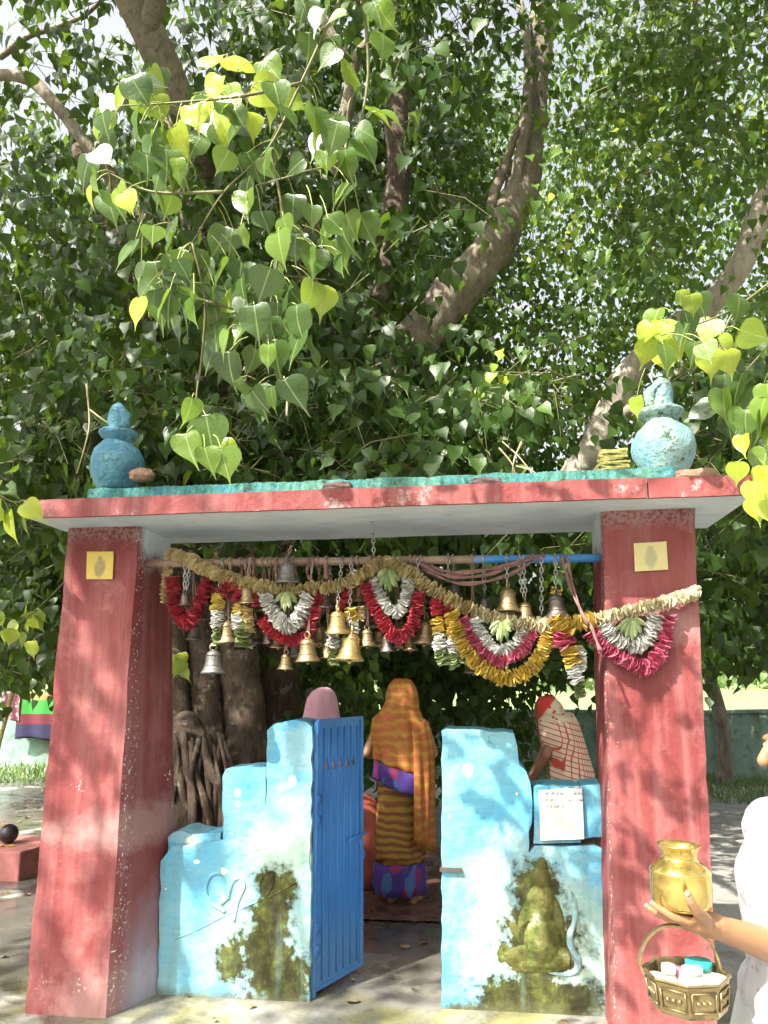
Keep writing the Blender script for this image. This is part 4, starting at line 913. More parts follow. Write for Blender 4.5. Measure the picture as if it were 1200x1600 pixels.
# right limb, running behind the slab then rising
limb('limb', [(390, 830, 2.1), (560, 800, 2.5), (740, 800, 2.8), (850, 790, 2.9), (905, 735, 2.9), (945, 655, 2.9), (985, 580, 2.85), (1050, 515, 2.8), (1115, 470, 2.8), (1160, 405, 2.75), (1200, 295, 2.7), (1250, 180, 2.7), (1300, 20, 2.7)], [.17, .16, .15, .14, .135, .13, .115, .11, .11, .105, .10, .09, .07], M_GREYBARK, seg=18, ls=4)
limb('limb', [(960, 655, 2.88), (990, 636, 2.82), (1030, 610, 2.8), (1080, 560, 2.8)], [.06, .045, .035, .02], M_GREYBARK)
# left limbs
limb('limb', [(270, 420, 2.0), (190, 300, 1.7), (150, 245, 1.5), (100, 180, 1.4), (55, 130, 1.4), (20, 118, 1.4), (-20, 112, 1.45), (-90, 60, 1.6)], [.09, .075, .06, .052, .05, .05, .05, .04])
limb('limb', [(300, 330, 2.1), (270, 180, 2.0), (240, 90, 2.0), (205, 20, 2.0), (170, -60, 2.0), (120, -180, 2.1)], [.10, .09, .08, .075, .07, .06])
limb('limb', [(0, 90, 2.6), (40, 60, 2.5), (80, 45, 2.5), (130, 25, 2.4), (165, -5, 2.3)], [.035, .03, .025, .02, .02])
limb('limb', [(350, 700, 1.9), (430, 500, 2.0), (500, 320, 2.0), (535, 200, 2.0), (548, 120, 2.0), (520, 60, 2.0), (490, 0, 2.0), (470, -80, 2.1)], [.10, .09, .075, .065, .06, .055, .05, .04])
limb('limb', [(546, 130, 2.0), (560, 85, 1.95), (585, 55, 1.95), (600, 10, 2.0)], [.05, .045, .035, .025])
limb('limb', [(500, 700, 2.6), (600, 420, 3.0), (622, 280, 3.1), (618, 180, 3.1), (640, 40, 3.2)], [.13, .13, .13, .12, .10], M_ROOT)
# limbs spreading over the yard in front, above the view
limbw('limb', [at(290, 200, 2.2), (-1.6, 1.2, 5.6), (-1.9, -0.5, 6.4), (-2.2, -2.4, 6.9), (-2.5, -4.2, 7.0)], [.10, .12, .11, .09, .05])
limbw('limb', [at(860, -160, 2.8), (0.6, 1.0, 7.0), (0.3, -0.8, 7.4), (-0.4, -2.6, 7.4)], [.10, .10, .08, .04])
limbw('limb', [(-1.75, 0.4, 6.0), (-0.9, -0.9, 5.4), (-0.3, -1.6, 4.7), at(640, -190, -1.85)], [.07, .05, .028, .012], seg=8)

# ---- leaf shapes
def leaf_shape(rows, fold, curl, wav=0.0, tw=0.0):
    V = [(0, 0, 0)]; Fc = []; UV = [(0.5, 0)]; prev = None
    for (w, y) in rows:
        z = -curl*y*y
        k = len(V); bx_ = tw*y*y; V += [(-w+bx_, y, z+fold*w+wav*math.sin(9*y)*w), (bx_, y, z), (w+bx_, y, z+fold*w+wav*math.sin(8*y+2)*w)]; UV += [(0.5-w, y), (0.5, y), (0.5+w, y)]
        if prev is None: Fc += [(0, k+1, k), (0, k+2, k+1)]
        else: Fc += [(prev, prev+1, k+1, k), (prev+1, prev+2, k+2, k+1)]
        prev = k
    k = len(V); V.append((tw*1.15, 1.0, -curl)); UV.append((0.5, 1)); Fc += [(prev, prev+1, k), (prev+1, prev+2, k)]
    return np.array(V, float), Fc, UV
LO = leaf_shape([(0.36, 0.05), (0.36, 0.34), (0.09, 0.70)], 0.22, 0.25)
def hi_rows(k): return [(0.20*k, -0.03), (0.34*k, 0.03), (0.42*k, 0.14), (0.44*k, 0.26), (0.41*k, 0.38), (0.33*k, 0.50), (0.22*k, 0.61), (0.115*k, 0.70), (0.05, 0.78), (0.02, 0.88), (0.012, 0.95)]
HI = [leaf_shape(hi_rows(1.0), 0.14, 0.22), leaf_shape(hi_rows(0.92), 0.28, 0.40), leaf_shape(hi_rows(1.05), 0.05, 0.08), leaf_shape(hi_rows(0.97), 0.10, 0.30, 0.22, 0.12), leaf_shape(hi_rows(0.88), 0.40, 0.15, 0.15, -0.14), leaf_shape(hi_rows(1.0), -0.12, 0.45, 0.2, -0.06)]
def leaf_frames(n, tip_spread, face=(0, -1, 0.35), fs=0.7, down=1.0, tv=0.0):
    t = RNG.normal(0, tip_spread, (n, 3))+tv; t[:, 2] = -down+RNG.normal(0, 0.25, n)*tip_spread; t /= np.linalg.norm(t, axis=1)[:, None]
    f = np.array(face)+RNG.normal(0, fs, (n, 3)); f -= t*np.sum(f*t, axis=1)[:, None]; f /= np.linalg.norm(f, axis=1)[:, None]+1e-9
    return np.cross(t, f), t, f              # x, y, z axes
def leaf_mesh(name, pos, size, tone, mat, parent, shape=LO, spread=0.55, face=(0, -0.8, 0.5), fs=0.8, down=1.0, fv=None, tv=0.0):
    n = len(pos); X, Y_, Z_ = leaf_frames(n, spread if fv is None else spread*.7, face if fv is None else fv, fs if fv is None else .42, down, tv); SV, SF, _ = shape; m = len(SV)
    V = (pos[:, None, :]+size[:, None, None]*(SV[None, :, 0:1]*X[:, None, :]+SV[None, :, 1:2]*Y_[:, None, :]+SV[None, :, 2:3]*Z_[:, None, :])).reshape(-1, 3)
    sizes = np.array([len(f) for f in SF]); flat = np.concatenate([np.array(f) for f in SF])
    loops = (flat[None, :]+(np.arange(n)*m)[:, None]).ravel(); tot = np.tile(sizes, n); start = np.concatenate([[0], np.cumsum(tot)[:-1]])
    me = bpy.data.meshes.new(name); me.vertices.add(len(V)); me.vertices.foreach_set('co', V.ravel().astype(np.float32))
    me.loops.add(len(loops)); me.loops.foreach_set('vertex_index', loops.astype(np.int32))
    me.polygons.add(len(tot)); me.polygons.foreach_set('loop_start', start.astype(np.int32)); me.polygons.foreach_set('loop_total', tot.astype(np.int32))
    me.update(calc_edges=True); me.validate()
    a = me.attributes.new('tone', 'FLOAT', 'FACE'); a.data.foreach_set('value', np.repeat(tone, len(SF)).astype(np.float32))
    me.polygons.foreach_set('use_smooth', np.ones(len(tot), bool)); me.materials.append(mat)
    o = bpy.data.objects.new(name, me); COL.objects.link(o)
    if parent is not None: set_parent(o, parent)
    return stuff(o)
def fbm(p, s, seed=0): q = Vector((p[0]*s+seed, p[1]*s, p[2]*s)); return mnoise.noise(q)+0.5*mnoise.noise(q*2.1)
class Crown:
    def __init__(s): s.p = []; s.s = []; s.t = []; s.fv = []; s.tv = []; s.tw = MB()
    def clump(s, c, n, sp, size=(0.075, 0.125), tone=(0.35, 0.14), twig=True):
        """a few drooping twiglets with leaves along them"""
        c = np.asarray(c, float); sp = np.asarray(sp); k = 3
        d = RNG.normal(0, 1, (k, 3))*np.array([1, 1, .55]); d /= np.linalg.norm(d, axis=1)[:, None]; d *= sp*2.1
        w = RNG.integers(0, k, n); t = RNG.uniform(0.1, 1, n)
        q = c+d[w]*t[:, None]+RNG.normal(0, 1, (n, 3))*sp*0.28; q[:, 2] -= 0.9*sp[2]*t*t
        s.p.append(q); s.s.append(RNG.uniform(size[0], size[1], n)); s.t.append(np.clip(RNG.normal(tone[0], tone[1], n)+0.12*(t-.5), 0, 1))
        s.fv.append(np.tile(np.array([0, -.8, .5])+RNG.normal(0, .55, 3), (n, 1))); s.tv.append(d[w]/np.linalg.norm(d[w], axis=1)[:, None]*0.45)
        if twig:
            for i in range(k): s.tw.tube([c-d[i]*.35+np.array([0, 0, .05]), c+d[i]*.45, c+d[i]*.95-np.array([0, 0, sp[2]*.8])], [.005, .0035, .0018], 3, caps=False)
    def build(s, parent, mat=M_LEAF, nm='crown', **k):
        if s.tw.v: stuff(s.tw.build('twigs', M_TWIG, parent))
        return leaf_mesh(nm, np.vstack(s.p), np.concatenate(s.s), np.concatenate(s.t), mat, parent, fv=np.vstack(s.fv), tv=np.vstack(s.tv), **k)
CR = Crown()
def toward_sun(p, q):                       # distance of q from the sun ray leaving p
    d = q-p; a = d@SUN
    return np.linalg.norm(d-SUN*a) if a > 0 else 9
LIT = [(at(330, 170, -1.7), .85), (at(300, 400, -1.7), .50), (at(500, 250, -1.7), .45), (at(1080, 560, -0.9), .45), (at(1170, 740, -1.0), .4), (at(1060, 1300, -.29), .45), (at(900, 1480, 0), .45), (at(720, 1320, 0), .30), (at(460, 1200, 0), .28), (at(330, 1420, 0), .22), (at(450, 1480, 0), .25),
       (at(1040, 690, -.2), .2), (at(130, 1290, -.29), .25), (at(120, 1480, -.29), .22), (at(1180, 1350, -2.2), .45), (at(1066, 1380, -2.2), .30), (at(1000, 1000, -.33), .30), (at(790, 1000, -.3), .35), (at(20, 800, -.3), .25), (at(1150, 1290, 2.5), .5), (at(60, 1260, 4.5), .6), (ag(100, 1500), .3), (ag(-40, 1450), .5), (ag(900, 1640), .5), (ag(350, 1640), .4), (ag(60, 1230), 1.0), (ag(120, 1250), .9), (ag(0, 1330), .8), (ag(60, 1420), .5), (ag(1160, 1260), 1.0), (ag(1130, 1330), .8), (ag(1180, 1420), .6), (ag(1250, 1300), .8)]
def above_view(p, m=0.35):                  # higher than the top edge of the picture
    d = p-CAM; w = d@fw
    return w < 0.2 or (d@up)/max(w, 1e-3)*F > 800+m*F/max(w, .5)
def inside_gate_view(p): return False
CLEAR = []                                  # stretches of limb that stand free of leaves
for pts in ([(670, 500, 2.4), (700, 468, 2.5), (760, 400, 2.5), (805, 320, 2.5), (828, 230, 2.5), (836, 140, 2.5)], [(905, 735, 2.9), (925, 695, 2.9), (945, 655, 2.9), (965, 615, 2.9), (985, 580, 2.85), (1010, 555, 2.85)], [(1100, 480, 2.8), (1125, 460, 2.8), (1160, 405, 2.75), (1195, 310, 2.7)], [(140, 235, 1.5), (100, 180, 1.4), (55, 130, 1.4), (5, 116, 1.4)], [(245, 95, 2.0), (205, 20, 2.0)], [(535, 170, 2.0), (548, 120, 2.0), (520, 60, 2.0)], [(622, 280, 3.1), (620, 220, 3.1)]):
    CLEAR += list(catmull([at(*p) for p in pts], 14))
CLEAR = np.array(CLEAR); CDIR = CAM-CLEAR; CDIR /= np.linalg.norm(CDIR, axis=1)[:, None]
def blocks_limb(p, r=0.30):
    d = p-CLEAR; a = np.sum(d*CDIR, axis=1); e = np.linalg.norm(d-CDIR*a[:, None], axis=1)
    return bool(np.any((a > -0.1) & (e < r)))
def in_sight(x, y, z, m=0.7):
    D = y-CAM[1]; return abs(x-0.52+0.13*D) < 0.60*D+m and z < 1.5+1.12*D+m
# 1) main crown mass behind the gateway
for _ in range(14500):
    y = 0.8+6.4*random.random()**1.3; x = random.uniform(-6.2, 6.2); z = random.uniform(1.7, 9.5); p = np.array([x, y, z])
    D = y-CAM[1]
    if not in_sight(x, y, z): continue
    if z < 2.75+0.10*random.random() and y < 2.0: continue
    if z < 2.2 and y < 3.6 and -2.0 < x < 1.6: continue
    dens = (0.56 if y < 4.2 else 0.80)+1.15*fbm(p, 0.62, 3)
    if x > 1.7+0.13*D and z > 2.4: dens -= 0.36                       # thinner on the right
    if x < -1.4-0.28*D and z > 1.5+0.66*D: dens -= 0.55               # open sky at the upper left
    if random.random() > dens or blocks_limb(p): continue
    rightish = x > 0.25+0.06*D and z > 3.4
    tm = 0.16+0.36*max(0, fbm(p, 0.8, 40))+(0.26 if rightish else 0)+(0.35 if random.random() < .035 else 0)  # leaf tone holds painted light: crown dark for shade, paler right-hand leaves sunlit
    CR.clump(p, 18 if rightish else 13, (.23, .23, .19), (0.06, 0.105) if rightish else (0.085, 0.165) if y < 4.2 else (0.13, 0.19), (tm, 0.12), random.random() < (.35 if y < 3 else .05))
# leaves just above and behind the slab
for _ in range(420):
    x = random.uniform(-2.8, 2.4); z = 2.45+random.random()*1.1; y = random.uniform(0.5, 1.5); p = np.array([x, y, z])
    if random.random() < 0.62+0.5*fbm(p, 1.2, 9) and not blocks_limb(p): CR.clump(p, 12, (.20, .16, .15), (0.085, 0.14), (0.30, 0.12))
# 2) hanging curtain seen through the opening and at both sides
for _ in range(760):
    x = random.uniform(-2.4, 3.2); y = random.uniform(3.2, 6.5); z = random.uniform(0.6, 2.6)
    if x > 1.55 and z < 1.9: continue
    if x > 0.85 and z < 1.62: continue
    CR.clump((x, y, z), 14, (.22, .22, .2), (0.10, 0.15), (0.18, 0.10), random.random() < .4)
for _ in range(46):
    u = random.uniform(420, 600); v = random.uniform(1000, 1130); y = random.uniform(1.9, 2.6); CR.clump(at(u, v, y), 7, (.09, .1, .09), (0.07, 0.11), (0.42, 0.16), False)
for _ in range(700):
    x = random.uniform(-7.5, -2.1); y = random.uniform(2.2, 7); z = random.uniform(1.5, 3.6)
    if not in_sight(x, y, z): continue
    CR.clump((x, y, z), 14, (.22, .22, .2), (0.10, 0.15), (0.25, 0.12), random.random() < .5)
for _ in range(420):
    x = random.uniform(1.9, 6.5); y = random.uniform(2.6, 7); z = random.uniform(1.95, 3.8)
    if not in_sight(x, y, z): continue
    CR.clump((x, y, z), 14, (.22, .22, .2), (0.09, 0.14), (0.22, 0.11), random.random() < .5)
# 3) canopy over the yard, unseen: gives dappled shade, gaps cut where sun should land
for _ in range(4300):
    x = random.uniform(-8.5, 3.5); y = random.uniform(-8.0, 2.5); z = random.uniform(4.6, 9.2); p = np.array([x, y, z])
    if not above_view(p): continue
    if any(toward_sun(np.asarray(q), p) < r*0.85+(0.48 if i_ < 5 else 0) for i_, (q, r) in enumerate(LIT)): continue
    dens = (0.60 if y < -3.0 else 0.98)+0.9*fbm(p, 0.9, 77)
    if random.random() > dens: continue
    CR.clump(p, 11, (.21, .21, .15), (0.14, 0.19), (0.4, 0.14), False)
CR.build(PT, M_CROWN)

# ---- near hanging branches with single leaves
HIM = {}
for i, sh in enumerate(HI):
    for tn in (0.22, 0.36, 0.50, 0.66, 0.84, 0.97):
        me = bpy.data.meshes.new('peepal_leaf'); me.from_pydata([tuple(p) for p in sh[0]], [], sh[1]); me.materials.append(M_LEAF)
        uvl = me.uv_layers.new(name='UVMap')
        for lp in me.loops: uvl.data[lp.index].uv = sh[2][lp.vertex_index]
        a = me.attributes.new('tone', 'FLOAT', 'FACE'); a.data.foreach_set('value', [tn]*len(me.polygons))
        me.polygons.foreach_set('use_smooth', [True]*len(me.polygons)); HIM[(i, tn)] = me
def put_leaf(parent, p, L, tip, face, tone, stems, root):
    tn = min((0.22, 0.36, 0.50, 0.66, 0.84, 0.97), key=lambda q: abs(q-tone))
    t = np.asarray(tip, float); t /= np.linalg.norm(t); f = np.asarray(face, float); f = f-t*(f@t); f /= np.linalg.norm(f)+1e-9; x = np.cross(t, f)
    o = bpy.data.objects.new('leaf', HIM[(random.randrange(len(HI)), tn)]); COL.objects.link(o)
    m = Matrix.Identity(4)
    for k in range(3): m[k][0], m[k][1], m[k][2], m[k][3] = x[k]*L, t[k]*L, f[k]*L, p[k]
    o.matrix_basis = m; set_parent(o, parent)
    stems.tube([root, (np.asarray(root)+p)/2+np.array([0, 0, .012]), p], [.0022, .0018, .0016], 4, n=5, caps=False)
NL = [0]
def branch(paths, leaves, Y, rad=0.006):
    """paths: pixel polylines with depth of each twig; leaves: (u, v, length px, tone, tip du, tip dv)"""
    mb = MB(); nodes = []
    for px in paths:
        P = catmull([at(u, v, y) for u, v, y in px], len(px)*6); nodes += list(P); mb.tube(P, np.linspace(rad, rad*0.35, len(P)), 6, lump=.1, lscale=30)
    br = mb.build('hanging_branch', M_TWIG, PT); st = MB(); N_ = np.array(nodes)
    for (u, v, lp, tone, tu, tv) in leaves:
        y = Y+random.uniform(-.22, .22); p = at(u, v, y); q = at(u+tu, v+tv, y+random.uniform(-.02, .03)); L = lp*K_(y)*1.12
        root = N_[np.argmin(np.linalg.norm(N_-p-np.array([0, 0, .05]), axis=1))]
        d = p-root; dl = np.linalg.norm(d)
        if dl > 0.16: root = p-d/dl*0.10; root = root+np.array([0, 0, .02])
        face = np.array([RNG.normal(-.1, .8), -1.0, RNG.normal(.5, .6)])
        put_leaf(br, p, L, q-p, face, tone, st, root); NL[0] += 1
    stuff(st.build('petioles', M_PETIOLE, br)); return br
def region_leaves(n, poly, lp, tone, seed, tilt=0.5, dv=-25):
    r = random.Random(seed); out = []; xs = [p[0] for p in poly]; ys = [p[1] for p in poly]
    while len(out) < n:
        u = r.uniform(min(xs), max(xs)); v = r.uniform(min(ys), max(ys)); ins = False
        for i in range(len(poly)):
            (x1, y1), (x2, y2) = poly[i], poly[i-1]
            if (y1 > v) != (y2 > v) and u < (x2-x1)*(v-y1)/(y2-y1)+x1: ins = not ins
        if ins:
            a = r.gauss(0, tilt); out.append((u, v+dv, r.uniform(*lp), min(1, max(0, r.gauss(*tone))), math.sin(a)*40, math.cos(a)*40))
    return out
spray = [(170, 150), (260, 120), (420, 150), (560, 200), (590, 290), (560, 380), (520, 450), (470, 480), (440, 560), (400, 600), (330, 540), (230, 470), (200, 400), (150, 330), (140, 260)]
lv = region_leaves(18, [(450, -20), (620, -20), (600, 110), (480, 130)], (40, 60), (0.40, 0.14), 31)+region_leaves(122, spray, (42, 66), (0.48, 0.17), 4)  # spray tone raised to carry sunlight, besides the young yellow-green of the leaves
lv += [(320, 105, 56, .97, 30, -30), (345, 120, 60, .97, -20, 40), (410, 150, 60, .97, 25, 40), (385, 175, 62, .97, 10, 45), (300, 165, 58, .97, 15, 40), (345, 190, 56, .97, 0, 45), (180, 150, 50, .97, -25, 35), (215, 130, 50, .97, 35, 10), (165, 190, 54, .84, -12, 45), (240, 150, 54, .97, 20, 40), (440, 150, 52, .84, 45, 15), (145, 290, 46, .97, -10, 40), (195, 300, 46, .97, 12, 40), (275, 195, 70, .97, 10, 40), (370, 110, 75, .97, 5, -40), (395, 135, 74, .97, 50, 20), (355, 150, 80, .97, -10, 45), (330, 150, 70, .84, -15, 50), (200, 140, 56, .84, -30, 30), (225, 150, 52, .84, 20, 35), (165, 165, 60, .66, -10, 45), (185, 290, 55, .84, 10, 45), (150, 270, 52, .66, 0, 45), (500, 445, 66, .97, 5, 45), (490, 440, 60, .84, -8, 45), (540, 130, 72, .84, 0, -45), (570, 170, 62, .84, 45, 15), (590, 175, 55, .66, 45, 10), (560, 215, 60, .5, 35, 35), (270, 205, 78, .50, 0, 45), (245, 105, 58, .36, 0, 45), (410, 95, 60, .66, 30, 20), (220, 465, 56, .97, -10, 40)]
branch([[(640, -190, -1.85), (560, -60, -1.8), (470, 130, -1.75), (420, 230, -1.75), (350, 300, -1.75), (300, 380, -1.7)], [(470, 130, -1.75), (380, 150, -1.8), (280, 160, -1.8), (190, 165, -1.75)], [(560, -60, -1.8), (575, 120, -1.7), (540, 240, -1.7), (470, 270, -1.75), (400, 290, -1.75)], [(420, 230, -1.75), (440, 330, -1.7), (430, 430, -1.65), (410, 540, -1.6)], [(350, 300, -1.75), (240, 300, -1.75), (170, 270, -1.75)], [(540, 240, -1.7), (545, 165, -1.7), (560, 140, -1.7)]], lv, -1.72, 0.0065)
spray2 = [(240, 420), (330, 430), (450, 470), (500, 560), (470, 640), (400, 640), (330, 590), (260, 520)]
lv = region_leaves(40, spray2, (44, 70), (0.36, 0.12), 9, 0.3)
lv += [(300, 622, 52, .50, -6, 45), (322, 650, 72, .50, 8, 45), (290, 678, 62, .66, 8, 45), (320, 700, 52, .66, 10, 40), (345, 700, 60, .66, 12, 45), (342, 690, 50, .84, 20, 40), (275, 395, 60, .5, 5, 40), (280, 440, 64, .5, 8, 42), (240, 440, 58, .5, -15, 42)]
branch([[(300, 380, -1.7), (320, 470, -1.65), (315, 560, -1.6), (307, 620, -1.6), (312, 670, -1.6)], [(320, 470, -1.65), (400, 500, -1.6), (430, 580, -1.55), (440, 620, -1.55)], [(300, 380, -1.7), (270, 400, -1.7), (245, 440, -1.7)]], lv, -1.62, 0.006)
# right side bright sprays
lv = region_leaves(13, [(1010, 480), (1160, 480), (1170, 560), (1090, 600), (1010, 560)], (36, 50), (0.55, 0.2), 12)
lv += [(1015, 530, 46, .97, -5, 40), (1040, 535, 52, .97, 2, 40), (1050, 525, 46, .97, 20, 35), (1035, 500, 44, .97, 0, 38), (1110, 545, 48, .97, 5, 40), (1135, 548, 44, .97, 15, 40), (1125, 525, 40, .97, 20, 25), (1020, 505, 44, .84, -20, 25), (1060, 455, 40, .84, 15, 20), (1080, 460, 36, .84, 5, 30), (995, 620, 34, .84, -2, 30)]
branch([[(1230, 420, -.9), (1150, 480, -.95), (1080, 510, -.95), (1030, 525, -1.0)], [(1150, 480, -.95), (1130, 520, -.95), (1120, 560, -.95)]], lv, -.95, 0.006)
lv = region_leaves(15, [(1150, 620), (1215, 560), (1220, 790), (1178, 750), (1158, 700)], (36, 52), (0.50, 0.2), 15)
lv += [(1152, 722, 36, .97, 0, 40), (1162, 680, 36, .97, -5, 40), (1180, 752, 42, .97, -5, 40), (1197, 728, 52, .97, 0, 45), (1182, 778, 40, .97, 5, 40), (1198, 778, 46, .97, 5, 40), (1164, 640, 48, .5, -20, 40), (1172, 660, 46, .36, 10, 40)]
branch([[(1240, 500, -.9), (1205, 600, -.95), (1180, 680, -1.0), (1175, 760, -1.0)], [(1205, 600, -.95), (1160, 650, -.95), (1145, 700, -.95)]], lv, -.98, 0.006)
lv = region_leaves(12, [(1105, 580), (1180, 590), (1160, 690), (1120, 690)], (44, 60), (0.42, 0.14), 17)
branch([[(1200, 540, .3), (1150, 600, .3), (1120, 660, .3)]], lv, .3, 0.006)
# left edge sprays
lv = [(2, 780, 50, .97, -5, 42), (15, 800, 56, .97, 2, 42), (40, 785, 44, .97, 25, 30), (35, 800, 46, .84, 8, 42), (-15, 790, 50, .84, -5, 40)]
branch([[(-60, 720, -.7), (-20, 755, -.7), (10, 780, -.7), (30, 785, -.7)]], lv, -.7, 0.005)
lv = region_leaves(14, [(-10, 965), (50, 965), (65, 985), (50, 1030), (-10, 1020)], (22, 32), (0.84, 0.12), 19)
branch([[(110, 900, 1.6), (60, 950, 1.6), (20, 980, 1.6), (-10, 1000, 1.6)], [(60, 950, 1.6), (70, 1000, 1.6)]], lv, 1.6, 0.006)
lv = region_leaves(10, [(255, 1040), (290, 1040), (290, 1066), (255, 1066)], (22, 30), (0.9, 0.1), 23); branch([[(262, 1000, .9), (272, 1030, .9), (275, 1055, .9)]], lv, .9, 0.004)
# dry pale twigs over the slab
M_DRY = simple('dry_twig_wood', (0.42, 0.34, 0.20), 0.8)
for pts in ([(780, 700, .6), (800, 725, .55), (806, 750, .5)], [(815, 690, .6), (803, 720, .55), (800, 752, .5)], [(835, 745, .55), (812, 715, .55), (785, 690, .6)], [(850, 752, .5), (830, 735, .5), (806, 728, .55)], [(135, 600, .0), (140, 660, .0), (132, 700, .05), (120, 740, .1)], [(140, 640, 0), (160, 655, 0), (180, 668, 0)], [(450, 590, -.4), (448, 650, -.4)]):
    limb('dry_twig', pts, [.006, .005, .004, .004][:len(pts)], M_DRY, 6, 0.1, 20, 10)

# ------------------------------------------------------------------ background
def bwall(x0, y0, x1, y1, h, label, seed):
    n = 40; V = []; Fc = []; d = np.array([x1-x0, y1-y0]); L = np.linalg.norm(d); nx, ny = -d[1]/L*0.11, d[0]/L*0.11
    for i in range(n+1):
        t = i/n; x, y = x0+d[0]*t, y0+d[1]*t; hh = h+0.03*mnoise.noise(Vector((t*14+seed, 0, 0)))
        V += [(x-nx, y-ny, -0.05), (x-nx, y-ny, hh-0.05), (x-nx*1.25, y-ny*1.25, hh-0.045), (x-nx*1.25, y-ny*1.25, hh), (x+nx*1.25, y+ny*1.25, hh), (x+nx, y+ny, -0.05)]
    for i in range(n):
        for j in range(5): a = i*6+j; Fc.append((a, a+6, a+7, a+1))
    Fc += [(0, 1, 2, 3, 4, 5), tuple(n*6+j for j in (5, 4, 3, 2, 1, 0))]
    return tag(mesh_obj('boundary_wall', V, Fc, M_BOUND, origin=((x0+x1)/2, (y0+y1)/2, 0)), label, 'wall')
bwall(-16, 9.3, -3.0, 9.5, 1.27, 'mouldy turquoise yard wall at the far left with cloths hung over it', 1)
bwall(-2.9, 9.1, 14, 8.9, 0.99, 'mouldy turquoise yard wall behind the right pillar', 5)

def m_stripes(name, stops):
    t = NT(name); co = t.pos(); z = t.sep(co)[2]; n = t.noise(co, 30, 3)
    z0, z1 = stops[0][0], stops[-1][1]; f = t.math('DIVIDE', t.math('SUBTRACT', t.math('ADD', z, t.math('MULTIPLY', n, 0.015)), z0), z1-z0)
    c = t.ramp(f, [((a-z0)/(z1-z0), col) for a, b, col in stops], 'CONSTANT')
    return t.done(t.bsdf(c, 0.85, 0, t.bump(n, 0.2, 0.004)))
def wall_cloth(u0, u1, v0, v1, yw, mat, label, over=0.06, ht=1.22):
    a = at(u0, v0, yw); b = at(u1, v1, yw); n, m = 26, 22; V = []; Fc = []
    for j in range(m+1):
        for i in range(n+1):
            s = i/n; t = j/m; x = a[0]+(b[0]-a[0])*s
            if t < 0.22: k = t/0.22; y = yw+0.30-k*0.34; z = ht+over-(1-k)*0.02
            else: k = (t-0.22)/0.78; y = yw-0.04; z = ht+over+(b[2]-ht-over)*k
            y -= 0.018+0.022*math.sin(s*13+0.6*math.sin(t*4))*min(1, t*2); V.append((x+0.03*(t-.5)*(s-.5), y, z+0.02*math.sin(s*5)*t))
    for j in range(m):
        for i in range(n): q = j*(n+1)+i; Fc.append((q, q+1, q+n+2, q+n+1))
    return tag(mod_solid(mesh_obj('hung_cloth', V, Fc, mat, origin=((a[0]+b[0])/2, yw, b[2]), smooth=True), 0.006), label, 'cloth', 'cloths over the far wall')
zz = lambda v: at(50, v, 9.15)[2]
wall_cloth(33, 92, 1082, 1155, 9.17, m_stripes('striped_cloth', [(zz(1160), zz(1131), (0.015, 0.013, 0.05)), (zz(1131), zz(1115), (0.11, 0.012, 0.02)), (zz(1115), zz(1093), (0.03, 0.22, 0.03)), (zz(1093), zz(1060), (0.26, 0.18, 0.05))]), 'yellow, green, red and navy striped cloth hung over the far left wall')
t = NT('printed_shawl'); co = t.pos(); v_ = t.voro(co, 14); M_SHAWL = t.done(t.bsdf(t.ramp(v_, [(0.25, (0.42, 0.36, 0.33)), (0.45, (0.16, 0.05, 0.07))]), 0.85))
wall_cloth(8, 32, 1082, 1125, 9.13, M_SHAWL, 'small maroon printed cloth hung left of the striped cloth', 0.07)
# bamboo pole
M_BAM = simple('bamboo', (0.34, 0.28, 0.10), 0.5, var=0.3)
pA, pB = ag(-22, 1240), at(45, 985, 3.9); mb = MB(); P = [pA+(pB-pA)*t for t in np.linspace(0, 1, 25)]; R = [0.030*(1-.25*t)*(1.12 if i % 4 == 0 else 1) for i, t in enumerate(np.linspace(0, 1, 25))]
tag(mb.tube(P, R, 10).build('bamboo_pole', M_BAM, origin=pA), 'leaning bamboo pole at the far left before the turquoise wall', 'pole')
# red plinth with black stone ball
M_PLINTH = simple('red_cement_plinth', (0.40, 0.15, 0.13), 0.8, var=0.3, scale=6, bumpk=0.5, dist=0.01)
q = ag(28, 1378); px1 = q[0]; py0 = q[1]; zt_ = at(28, 1331, py0)[2]
V = [(px1-0.75, py0, 0), (px1, py0, 0), (px1+0.10, py0+0.62, 0), (px1-0.75, py0+0.62, 0)]; bm = bmesh.new(); lo = [bm.verts.new((x, y, -0.01)) for x, y, z in V]; hi = [bm.verts.new((x, y, zt_)) for x, y, z in V]
bm.faces.new(lo[::-1]); bm.faces.new(hi)
for i in range(4): bm.faces.new((lo[i], lo[(i+1) % 4], hi[(i+1) % 4], hi[i]))
pl_ = mod_bevel(bm_obj('plinth', bm, M_PLINTH), 0.012); tag(pl_, 'low red cement plinth at the left edge', 'plinth')
bc = at(14, 1298, py0+0.28); bc[2] = zt_+0.073
b_ = MB().ball((0, 0, 0), (0.075, 0.075, 0.074), 24, 14).build('stone_ball', simple('black_stone', (0.025, 0.022, 0.022), 0.35, var=0.5)); b_.location = bc; tag(b_, 'round black stone resting on the red plinth', 'stone')
for i, (dx, dy, lab) in enumerate(((0.02, -0.13, 'yellow leaf at the near foot of the black stone ball'), (0.07, -0.10, 'yellow leaf right of the black stone ball'), (-0.02, -.02, 'yellow leaf lying on top of the black stone ball'))):
    SV, SF, _ = HI[2]; th = random.uniform(0, 6); zz0 = zt_+0.006 if i < 2 else bc[2]+0.076
    V = [(rotz(th)@(p*0.07)) for p in SV]; o = mod_solid(mesh_obj('fallen_leaf', V, SF, PM['yellow']), 0.001); o.location = (bc[0]+dx, bc[1]+dy, zz0); a_ = o.data.attributes.new('tone', 'FLOAT', 'FACE'); tag(o, lab, 'leaf', 'yellow leaves on the plinth')
